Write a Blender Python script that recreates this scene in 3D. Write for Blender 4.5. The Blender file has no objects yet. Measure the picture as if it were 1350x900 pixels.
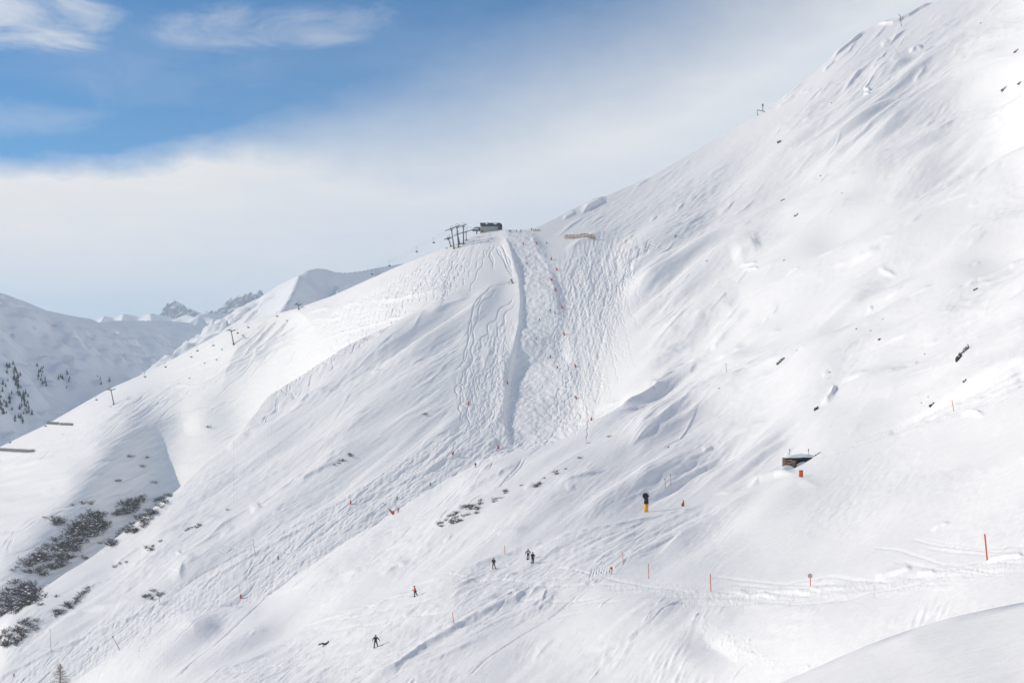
import bpy, bmesh, math, random
import numpy as np
from mathutils import Vector, Matrix


QUAL = 1.4
HAZE, SUN, SKYS, CLOUD, EXPO = 0.9e-4, 3.75, .1, 9.6, -.14
SKYTINT = (.29, .84, 1.2, 1)

random.seed(7)
RNG = np.random.default_rng(11)
S = bpy.context.scene
COL = S.collection
F, CX, HZ = 1875.0, 675.0, 520.0        # lens in photo pixels, principal column, horizon row


def ray(px, py, d):
    """a point at forward distance d seen at photo pixel px, py"""
    return ((px - CX) / F * d, d, (HZ - py) / F * d)


def V(px, py, d):
    return Vector(ray(px, py, d))


# ---------------------------------------------------------------- small numeric helpers
def sm(a, b, x):
    t = np.clip((np.asarray(x, float) - a) / (b - a), 0, 1)
    return t * t * (3 - 2 * t)


def poly1(pts):
    xs = [p[0] for p in pts]; ys = [p[1] for p in pts]
    return lambda x: np.interp(x, xs, ys)


def smooth_curve(pts, s=9.0):
    """a polyline smoothed along x, as a function"""
    xs = np.arange(-700, 2101, 2.0)
    x0 = [p[0] for p in pts]; y0 = [p[1] for p in pts]
    ys = np.interp(xs, x0, y0)
    lo = (y0[1] - y0[0]) / (x0[1] - x0[0]); hi = (y0[-1] - y0[-2]) / (x0[-1] - x0[-2])
    ys = np.where(xs < x0[0], y0[0] + lo * (xs - x0[0]) * .6, ys)
    ys = np.where(xs > x0[-1], y0[-1] + hi * (xs - x0[-1]) * .8, ys)
    k = np.exp(-.5 * (np.arange(-40, 41) * 2.0 / s) ** 2); k /= k.sum()
    ys = np.convolve(np.pad(ys, 40, mode='edge'), k, mode='valid')
    return lambda x: np.interp(x, xs, ys)


class Depth:
    """inverse distance over the picture as a thin-plate surface through known distances (a plane in space is exactly linear in it)"""
    def __init__(self, pts, lam=0.002):
        p = np.array(pts, float)
        self.xy = p[:, :2] / 100.0
        v = 100.0 / p[:, 2]
        n = len(p)
        K = self.k(self.xy, self.xy) + lam * np.eye(n)
        P = np.c_[np.ones(n), self.xy]
        A = np.block([[K, P], [P.T, np.zeros((3, 3))]])
        self.w = np.linalg.solve(A, np.r_[v, 0, 0, 0])

    @staticmethod
    def k(a, b):
        r2 = ((a[:, None, :] - b[None, :, :]) ** 2).sum(2)
        return .5 * r2 * np.log(r2 + 1e-9)

    def __call__(self, x, y):
        sh = np.shape(x)
        q = np.c_[np.ravel(x), np.ravel(y)] / 100.0
        out = np.empty(len(q))
        for i in range(0, len(q), 20000):
            b = q[i:i + 20000]
            out[i:i + 20000] = self.k(b, self.xy) @ self.w[:-3] + np.c_[np.ones(len(b)), b] @ self.w[-3:]
        return 100.0 / np.maximum(out.reshape(sh), .05)


# ---------------------------------------------------------------- outlines of the slopes
SKY = smooth_curve([(-60, 618), (0, 589), (30, 574), (60, 560), (100, 537), (140, 514), (200, 488), (250, 461), (300, 434),
                    (340, 419), (390, 407), (440, 389), (480, 371), (520, 353), (560, 337), (600, 322), (625, 310),
                    (640, 305), (660, 304), (690, 304), (704, 302), (730, 289), (760, 273), (800, 258), (860, 232),
                    (920, 197), (965, 170), (1000, 150), (1045, 120), (1075, 95), (1105, 67), (1130, 46), (1150, 35),
                    (1180, 27), (1210, 13), (1240, -1), (1290, -30), (1350, -62), (1420, -95)], 5)
C1 = smooth_curve([(-60, 862), (0, 818), (60, 781), (110, 745), (150, 712), (180, 692), (210, 664), (240, 640), (275, 607),
                   (310, 580), (330, 548), (352, 520), (400, 493), (440, 473), (480, 450), (600, 397), (760, 345), (900, 285),
                   (1000, 215), (1100, 150), (1240, 85), (1350, 40)], 5)
C2 = smooth_curve([(-60, 1010), (0, 965), (60, 925), (100, 897), (130, 877), (165, 853), (190, 832), (215, 815), (255, 806),
                   (300, 803), (345, 790), (395, 757), (450, 718), (520, 673), (590, 630), (640, 604), (680, 590),
                   (740, 574), (800, 546), (850, 515), (900, 480), (1000, 410), (1100, 350), (1240, 290), (1350, 250)], 6)
C0 = smooth_curve([(-60, 1120), (600, 1050), (900, 960), (1000, 912), (1060, 886), (1110, 864), (1150, 847), (1200, 829),
                   (1250, 814), (1300, 803), (1350, 793), (1420, 782)], 12)

HILL = [(760, 272, 950), (860, 232, 1010), (1000, 150, 1100), (1110, 65, 1180), (1240, 0, 1280), (1350, -62, 1360),
        (860, 330, 860), (1000, 290, 845), (1150, 190, 860), (1350, 50, 900),
        (860, 420, 760), (980, 390, 725), (1100, 325, 690), (1350, 160, 690),
        (900, 490, 668), (1000, 440, 625), (1150, 360, 570), (1350, 235, 550),
        (900, 560, 520), (1030, 475, 500), (1200, 370, 470), (1350, 285, 445),
        (960, 590, 388), (1100, 500, 392), (1268, 400, 370), (1350, 350, 352),
        (1060, 603, 300), (1160, 545, 308), (1268, 462, 295), (1350, 410, 280),
        (1040, 632, 272), (1100, 597, 272), (1180, 572, 255), (1256, 540, 234), (1350, 487, 212),
        (1000, 690, 214), (1080, 630, 240), (1150, 640, 206), (1300, 600, 165), (1350, 560, 162),
        (1000, 735, 190), (1150, 715, 156), (1300, 690, 126), (1350, 680, 118),
        (1350, 728, 106), (1300, 737, 112), (1200, 757, 127), (1068, 772, 149), (937, 779, 172), (821, 745, 206),
        (1350, 800, 88), (1200, 800, 113), (1068, 810, 134), (937, 812, 158), (1100, 860, 115), (1000, 890, 128), (900, 850, 148), (800, 830, 168), (800, 900, 152),
        (950, 930, 130), (1100, 930, 103), (1300, 900, 76), (700, 860, 174)]
RUN = [(600, 900, 170), (450, 900, 187), (300, 905, 214), (220, 915, 232), (495, 853, 199), (600, 800, 201),
       (330, 880, 228), (820, 708, 232), (930, 672, 268)]
MID = [(150, 905, 290), (300, 848, 285), (450, 790, 275), (600, 735, 262), (740, 688, 270), (850, 665, 300),
       (150, 876, 385), (300, 822, 372), (450, 755, 362), (600, 688, 350), (730, 640, 362), (850, 620, 375),
       (215, 822, 470), (345, 795, 450), (450, 722, 460), (590, 634, 488), (740, 580, 545), (850, 522, 604),
       (100, 900, 420), (-60, 1030, 440), (0, 990, 430), (60, 960, 330)]
STEEP = [(660, 304, 905), (704, 302, 912), (690, 350, 868), (770, 320, 880), (700, 420, 806), (790, 400, 806),
         (720, 500, 752), (640, 500, 758), (800, 500, 742), (720, 570, 706), (850, 518, 700), (860, 460, 730),
         (567, 637, 664), (366, 733, 630), (200, 810, 606), (0, 895, 590), (-60, 930, 584),
         (600, 420, 820), (640, 360, 858), (540, 500, 762), (450, 590, 718), (300, 680, 690), (150, 770, 665), (60, 825, 652),
         (480, 500, 788), (400, 555, 762), (352, 525, 806), (310, 582, 776), (240, 642, 748), (180, 692, 726), (110, 747, 706), (60, 783, 692), (0, 820, 680), (-60, 862, 672)]
RIDGE = [(640, 306, 905), (600, 320, 905), (560, 337, 925), (520, 353, 945), (480, 371, 965), (440, 389, 985), (390, 407, 1005), (340, 419, 1030), (300, 434, 1050),
         (250, 461, 1075), (200, 488, 1095), (140, 514, 1120), (60, 560, 1155), (0, 589, 1185), (-60, 618, 1215),
         (600, 360, 865), (500, 400, 900), (420, 430, 960), (305, 456, 1025), (200, 512, 1062), (100, 560, 1090), (0, 625, 1125),
         (580, 400, 830), (500, 430, 884), (430, 465, 935), (370, 480, 986), (330, 486, 1003), (270, 503, 1024),
         (222, 530, 1032), (165, 552, 1016), (130, 585, 992), (90, 630, 962), (40, 690, 930), (0, 730, 905),
         (80, 610, 1020), (20, 660, 1005), (-60, 720, 990),
         (170, 600, 1000), (205, 580, 1020), (200, 625, 992), (230, 645, 985), (242, 565, 1028), (150, 640, 972), (175, 680, 958), (120, 665, 950), (130, 718, 936), (75, 715, 922), (100, 745, 912), (40, 750, 894), (50, 785, 884), (0, 780, 872), (-60, 830, 850),
         (262, 556, 1002), (262, 590, 985), (246, 612, 980), (284, 580, 984),
         (276, 518, 1018), (300, 536, 1006), (325, 545, 990), (318, 566, 984), (345, 512, 988), (300, 590, 976),
         (480, 480, 850), (430, 494, 912), (395, 498, 962)]
D2a = Depth(HILL + RUN + MID, .6)
D2b = Depth(HILL[:16] + STEEP, 1.0)
D3 = Depth(RIDGE, .2)
NEAR = [(1350, 793, 46), (1200, 829, 50), (1110, 864, 54), (1000, 912, 58), (600, 1050, 60), (1350, 900, 24), (1200, 900, 33), (1100, 900, 42), (1350, 1100, 9),
        (1000, 1100, 16), (675, 1100, 40), (675, 1300, 9), (0, 1300, 12), (0, 1150, 50), (-60, 1120, 60), (1000, 1300, 7), (1350, 1300, 6)]
D1 = Depth(NEAR)


def depth2a(x, y):
    return D2a(x, y)


def depth2b(x, y):
    m = 1 - sm(770, 990, x)
    return np.exp(np.log(D2b(x, y)) * m + np.log(D2a(x, y)) * (1 - m))


def depth3(x, y):
    m = 1 - sm(440, 690, x)
    return np.exp(np.log(D3(x, y)) * m + np.log(depth2b(x, y)) * (1 - m))


# ---------------------------------------------------------------- relief drawn over the slopes (heights in photo pixels)
BX0, BY0, BW, BH, SC = -60, -80, 1480, 1080, 2
bx = BX0 + np.arange(BW * SC) / SC
by = BY0 + np.arange(BH * SC) / SC
GX, GY = np.meshgrid(bx, by)
REL = np.zeros(GX.shape, np.float32)


def inpoly(pts, x, y):
    r = np.zeros(x.shape, bool)
    n = len(pts)
    for i in range(n):
        (x0, y0), (x1, y1) = pts[i], pts[(i + 1) % n]
        if y0 == y1:
            continue
        c = ((y0 > y) != (y1 > y)) & (x < (x1 - x0) * (y - y0) / (y1 - y0) + x0)
        r ^= c
    return r


fy = np.fft.fftfreq(GX.shape[0], 1 / SC)[:, None]
fx = np.fft.rfftfreq(GX.shape[1], 1 / SC)[None, :]


def blur(a, s):
    return np.fft.irfft2(np.fft.rfft2(a) * np.exp(-2 * (np.pi * s) ** 2 * (fx ** 2 + fy ** 2)), a.shape)


def mask(pts, s=6):
    return blur(inpoly(pts, GX, GY).astype(float), s)


def streaks(ang, along, across, seed):
    """noise of unit size stretched along image direction ang (degrees, up to the right)"""
    r = np.random.default_rng(seed).standard_normal(GX.shape)
    a = math.radians(ang)
    u = fx * math.cos(a) - fy * math.sin(a)
    v = fx * math.sin(a) + fy * math.cos(a)
    w = np.exp(-2 * np.pi ** 2 * ((u * along) ** 2 + (v * across) ** 2))
    o = np.fft.irfft2(np.fft.rfft2(r) * w, GX.shape)
    return o / o.std()


def crease(pts, A, wu, wd, tap=.25, wob=0.0):
    """a lip along a line: built up gently over wu before it, dropping over wd past it (past = right of / below a line drawn left to right)"""
    pts = [np.array(p, float) for p in pts]
    if wob:
        q = []
        for a, b in zip(pts[:-1], pts[1:]):
            n = max(1, int(np.hypot(*(b - a)) / 7))
            q += [a + (b - a) * i / n + RNG.normal(0, wob, 2) * (i > 0) for i in range(n)]
        pts = q + [pts[-1]]
    R = 3.2 * max(wu, wd)
    xs = [p[0] for p in pts]; ys = [p[1] for p in pts]
    i0, i1 = int((min(ys) - R - BY0) * SC), int((max(ys) + R - BY0) * SC)
    j0, j1 = int((min(xs) - R - BX0) * SC), int((max(xs) + R - BX0) * SC)
    i0, j0 = max(i0, 0), max(j0, 0)
    if i1 <= i0 or j1 <= j0:
        return
    x, y = GX[i0:i1, j0:j1], GY[i0:i1, j0:j1]
    if x.size == 0:
        return
    L = np.r_[0, np.cumsum([np.hypot(*(b - a)) for a, b in zip(pts[:-1], pts[1:])])]
    best = np.full(x.shape, 1e9); sg = np.ones(x.shape); tt = np.zeros(x.shape)
    for k, (a, b) in enumerate(zip(pts[:-1], pts[1:])):
        d = b - a; l2 = max(d @ d, 1e-9)
        t = np.clip(((x - a[0]) * d[0] + (y - a[1]) * d[1]) / l2, 0, 1)
        ex, ey = x - a[0] - t * d[0], y - a[1] - t * d[1]
        r = np.hypot(ex, ey)
        u = r < best
        best[u] = r[u]
        sg[u] = np.sign(ex * -d[1] + ey * d[0])[u]
        tt[u] = ((L[k] + t * (L[k + 1] - L[k])) / L[-1])[u]
    tp = np.clip(np.minimum(tt, 1 - tt) / tap, 0, 1); tp = tp * tp * (3 - 2 * tp)
    prof = np.where(sg < 0, np.exp(-(best / wu) ** 1.5), np.exp(-(best / wd) ** 1.5))
    REL[i0:i1, j0:j1] += (A * tp * prof).astype(np.float32)


def bump(x, y, A, ra, rb, ang=32):
    R = 3 * max(ra, rb)
    i0, i1 = max(int((y - R - BY0) * SC), 0), int((y + R - BY0) * SC)
    j0, j1 = max(int((x - R - BX0) * SC), 0), int((x + R - BX0) * SC)
    a = math.radians(ang)
    dx, dy = GX[i0:i1, j0:j1] - x, GY[i0:i1, j0:j1] - y
    u = dx * math.cos(a) - dy * math.sin(a); v = dx * math.sin(a) + dy * math.cos(a)
    REL[i0:i1, j0:j1] += (A * np.exp(-(u / ra) ** 2 - (v / rb) ** 2)).astype(np.float32)


GRO = np.zeros(GX.shape, np.float32)
KS = np.arange(-4, 5)
KX, KY = np.meshgrid(KS, KS)


def groove(x, y, depth, w=.55):
    """a ski track: a furrow with a small thrown-up rim"""
    x = np.asarray(x); y = np.asarray(y); depth = np.broadcast_to(depth, x.shape)
    j = np.round((x - BX0) * SC).astype(int); i = np.round((y - BY0) * SC).astype(int)
    ok = (i > 6) & (i < GX.shape[0] - 6) & (j > 6) & (j < GX.shape[1] - 6)
    x, y, i, j, depth = x[ok], y[ok], i[ok], j[ok], depth[ok]
    for kx, ky in zip(KX.ravel(), KY.ravel()):
        ii, jj = i + ky, j + kx
        r2 = (bx[jj] - x) ** 2 + (by[ii] - y) ** 2
        np.minimum.at(GRO, (ii, jj), (-depth * np.exp(-r2 / (2 * w * w))).astype(np.float32))


def line(pts, step=.35):
    """points along a smooth curve through pts"""
    p = np.array(pts, float)
    if len(p) > 2:
        q = []
        P = np.vstack([2 * p[0] - p[1], p, 2 * p[-1] - p[-2]])
        for k in range(1, len(P) - 2):
            t = np.linspace(0, 1, 14, endpoint=False)[:, None]
            a, b, c, d = P[k - 1], P[k], P[k + 1], P[k + 2]
            q.append(.5 * (2 * b + (c - a) * t + (2 * a - 5 * b + 4 * c - d) * t ** 2 + (3 * b - a - 3 * c + d) * t ** 3))
        p = np.vstack(q + [p[-1:]])
    L = np.r_[0, np.cumsum(np.hypot(*np.diff(p, axis=0).T))]
    s = np.arange(0, L[-1], step)
    return np.interp(s, L, p[:, 0]), np.interp(s, L, p[:, 1]), s


def track(pts, depth=.7, amp=0.0, wl=20.0, w=.55, ph=None):
    x, y, s = line(pts)
    if len(s) < 8:
        return
    if amp:
        tx, ty = np.gradient(x), np.gradient(y)
        n = np.hypot(tx, ty) + 1e-9
        ph = random.random() * 6.28 if ph is None else ph
        o = amp * np.sin(s / wl * 6.283 + ph + .8 * np.sin(s / wl * 1.7 + ph)) * np.clip(s / 15, .2, 1)
        x, y = x - ty / n * o, y + tx / n * o
    e = np.clip(np.minimum(s, s[-1] - s) / 12, .15, 1)
    groove(x, y, depth * e * (.75 + .5 * np.random.default_rng(int(ph * 1000) if ph else 5).random(len(s)).cumsum() % .5), w)

# ================================================================ wind-drifted powder
P_STEEP = [(660, 303), (700, 303), (712, 322), (726, 350), (738, 400), (745, 450), (758, 510), (775, 558), (740, 578), (680, 592), (645, 600),
           (664, 545), (668, 500), (684, 430), (686, 390), (670, 330)]
P_TROUGH = [(600, 562), (645, 548), (690, 570), (740, 576), (680, 594), (590, 632), (520, 676), (450, 720), (345, 794), (215, 824), (150, 868),
            (90, 910), (0, 960), (-60, 960), (-60, 925), (0, 893), (60, 865), (150, 815), (250, 768), (350, 705), (450, 655), (540, 598)]
P_EAST = [(785, 312), (850, 318), (825, 380), (805, 430), (795, 470), (805, 530), (770, 560), (757, 500), (745, 420), (728, 375), (740, 340)]
P_WEST = [(600, 500), (620, 450), (660, 420), (682, 425), (668, 490), (664, 545), (640, 565), (605, 545)]
P_STATION = [(400, 425), (500, 372), (560, 342), (605, 322), (660, 309), (660, 325), (625, 345), (600, 368), (540, 395), (470, 425), (420, 445)]
P_RUN = [(180, 930), (250, 895), (330, 865), (430, 815), (540, 776), (650, 735), (760, 700), (860, 682), (930, 664), (955, 664), (900, 705),
         (850, 735), (790, 772), (740, 776), (640, 825), (560, 870), (500, 910), (480, 930)]
P_TRAIL = [(730, 755), (820, 765), (937, 781), (1068, 773), (1200, 755), (1350, 727), (1400, 720), (1400, 745), (1200, 780), (1068, 797), (930, 800), (850, 790)]
P_UPTRAIL = [(1400, 450), (1350, 480), (1250, 533), (1170, 568), (1180, 573), (1280, 542), (1350, 512), (1400, 490)]
P_LIFT = [(-60, 622), (0, 596), (147, 535), (310, 455), (420, 408), (500, 370), (520, 380), (430, 440), (330, 490), (200, 540), (60, 600), (-60, 650)]
P_HILL = [(690, 310), (760, 270), (1000, 145), (1240, -10), (1420, -80), (1420, 480), (1240, 545), (1060, 600), (860, 660), (840, 560), (860, 450), (830, 350), (780, 318)]
P_MID = [(100, 900), (220, 820), (345, 795), (450, 722), (590, 632), (740, 578), (850, 520), (860, 660), (760, 695), (640, 733), (430, 812), (250, 890)]
P_SPUR = [(0, 820), (110, 747), (240, 642), (330, 550), (400, 478), (560, 410), (660, 375), (600, 480), (600, 560), (450, 655), (250, 768), (60, 865), (0, 890)]
P_FLANK = [(-60, 640), (130, 560), (330, 495), (480, 435), (400, 478), (330, 550), (240, 642), (110, 747), (0, 815), (-60, 840)]
P_BOWL = [(330, 640), (400, 560)]
P_NEARMOUND = [(860, 735), (960, 670), (1050, 632), (1180, 580), (1420, 520), (1420, 720), (1200, 750), (1068, 768), (937, 776), (855, 764)]
P_BELOW = [(740, 780), (937, 800), (1068, 798), (1200, 780), (1420, 740), (1420, 790), (1150, 850), (1000, 930), (480, 930), (560, 872)]

m_hill, m_mid, m_spur, m_flank = mask(P_HILL, 14), mask(P_MID, 8), mask(P_SPUR, 8), mask(P_FLANK, 8)
m_steep, m_trough, m_east, m_west = mask(P_STEEP, 4), mask(P_TROUGH, 3.5), mask(P_EAST, 9), mask(P_WEST, 6)
m_stat, m_run, m_trail, m_up, m_lift = mask(P_STATION, 7), mask(P_RUN, 4), mask(P_TRAIL, 5), mask(P_UPTRAIL, 3), mask(P_LIFT, 6)
m_mound, m_below = mask(P_NEARMOUND, 14), mask(P_BELOW, 8)
groomed = np.clip(m_steep + m_trough + m_run + m_trail + m_up, 0, 1)
wild = 1 - groomed

GAIN = 1.5
n1 = streaks(33, 60, 9, 1); n2 = streaks(36, 30, 3.2, 2); n3 = streaks(34, 14, 1.1, 3); n4 = streaks(40, 70, 20, 4)
patch = np.clip(streaks(35, 60, 25, 5) * .6 + .5, 0, 1.4)
skyfade = np.clip((GY - SKY(GX[0])[None]) / 130, .06, 1)
n6 = streaks(36, 110, 5, 10); n7 = streaks(38, 45, 2.0, 11); n8 = streaks(28, 26, 6.5, 12)
REL += (m_hill * skyfade * (3.4 * n1 + 4.0 * n4 + .7 * patch * n6 + 1.5 * patch * n2 + .35 * patch * n7 + .3 * patch * n3 + 1.6 * n8) * wild).astype(np.float32)
REL += (m_mid * (2.0 * n1 + 2.6 * n4 + 1.0 * n8 + .25 * n6 + .55 * patch * n2 + .14 * patch * n7 + .1 * patch * n3) * wild).astype(np.float32)
REL += (m_spur * (2.0 * n1 + 2.4 * n4 + 1.0 * n8 + .25 * n6 + .5 * patch * n2 + .14 * patch * n7 + .12 * n3) * wild).astype(np.float32)
n5 = streaks(12, 16, 2.2, 6)
REL += (m_flank * (1.2 * n4 + .5 * n1 + .28 * n5 + .12 * n3) * wild).astype(np.float32)
REL += (m_mound * (1.8 * n4 + .7 * n1 + .5 * n8 + .06 * n3) * wild).astype(np.float32)
REL += (m_below * (1.0 * n4 + .8 * n1 + .4 * patch * n2 + .25 * streaks(60, 6, 1.5, 8) * np.clip(streaks(40, 25, 14, 9) - .3, 0, 1.5)) * wild).astype(np.float32)

# ---- moguls and chopped snow on the pistes
mg = streaks(20, 1.8, 1.05, 20); mg2 = streaks(-15, 2.8, 1.25, 21); mg3 = streaks(0, 1.1, .8, 22); big = streaks(10, 16, 9, 23)
REL += (m_steep * (.17 * mg + .18 * mg2 + .08 * mg3 + .6 * big + 1.5 * streaks(8, 34, 11, 43))).astype(np.float32)
t1 = streaks(40, 9, 1.0, 24); t2 = streaks(30, 4.0, 1.1, 25); t3 = streaks(75, 3.5, 1.1, 26)
REL += (m_trough * (.2 * t1 + .17 * t2 + .1 * t3 + .7 * streaks(33, 30, 5, 27))).astype(np.float32)
s1 = streaks(72, 8, 1.0, 28); s2 = streaks(100, 7, 1.1, 29); s3 = streaks(52, 8, 1.0, 30)
REL += (m_east * (.17 * s1 + .15 * s2 + .12 * mg)).astype(np.float32)
REL += (m_west * (.13 * s1 + .12 * s2 + .12 * mg)).astype(np.float32)
REL += (m_stat * (.2 * s3 + .1 * s1 + .12 * streaks(25, 12, 1.0, 31))).astype(np.float32)
r1 = streaks(27, 16, 1.3, 32); r2 = streaks(22, 7, 1.4, 33); r3 = streaks(38, 3.0, 1.2, 34); r4 = streaks(26, 40, 4.5, 35)
REL += (m_run * (.34 * r1 + .2 * r2 + .1 * r3 + .9 * r4)).astype(np.float32)
REL += (m_trail * (.3 * streaks(0, 22, 1.6, 36) + .17 * streaks(15, 5, 1.6, 37) + .1 * mg3)).astype(np.float32)
REL += (m_up * (.7 * streaks(30, 12, 1.2, 38) + .4 * streaks(25, 4, 1.2, 39))).astype(np.float32)
l1 = streaks(33, 60, 1.3, 40); l2 = streaks(38, 40, 2.2, 41)
REL += (m_lift * (.42 * l1 + .5 * l2) * np.clip(streaks(33, 80, 25, 42) * .5 + .7, .1, 1.5)).astype(np.float32)

fine = streaks(34, 3.6, .75, 50) * np.clip(streaks(30, 30, 14, 51) * .5 + .7, .1, 1.6)
REL += (np.clip(m_hill + m_mid + m_spur + m_mound + m_below, 0, 1) * wild * .13 * fine).astype(np.float32)
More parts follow.
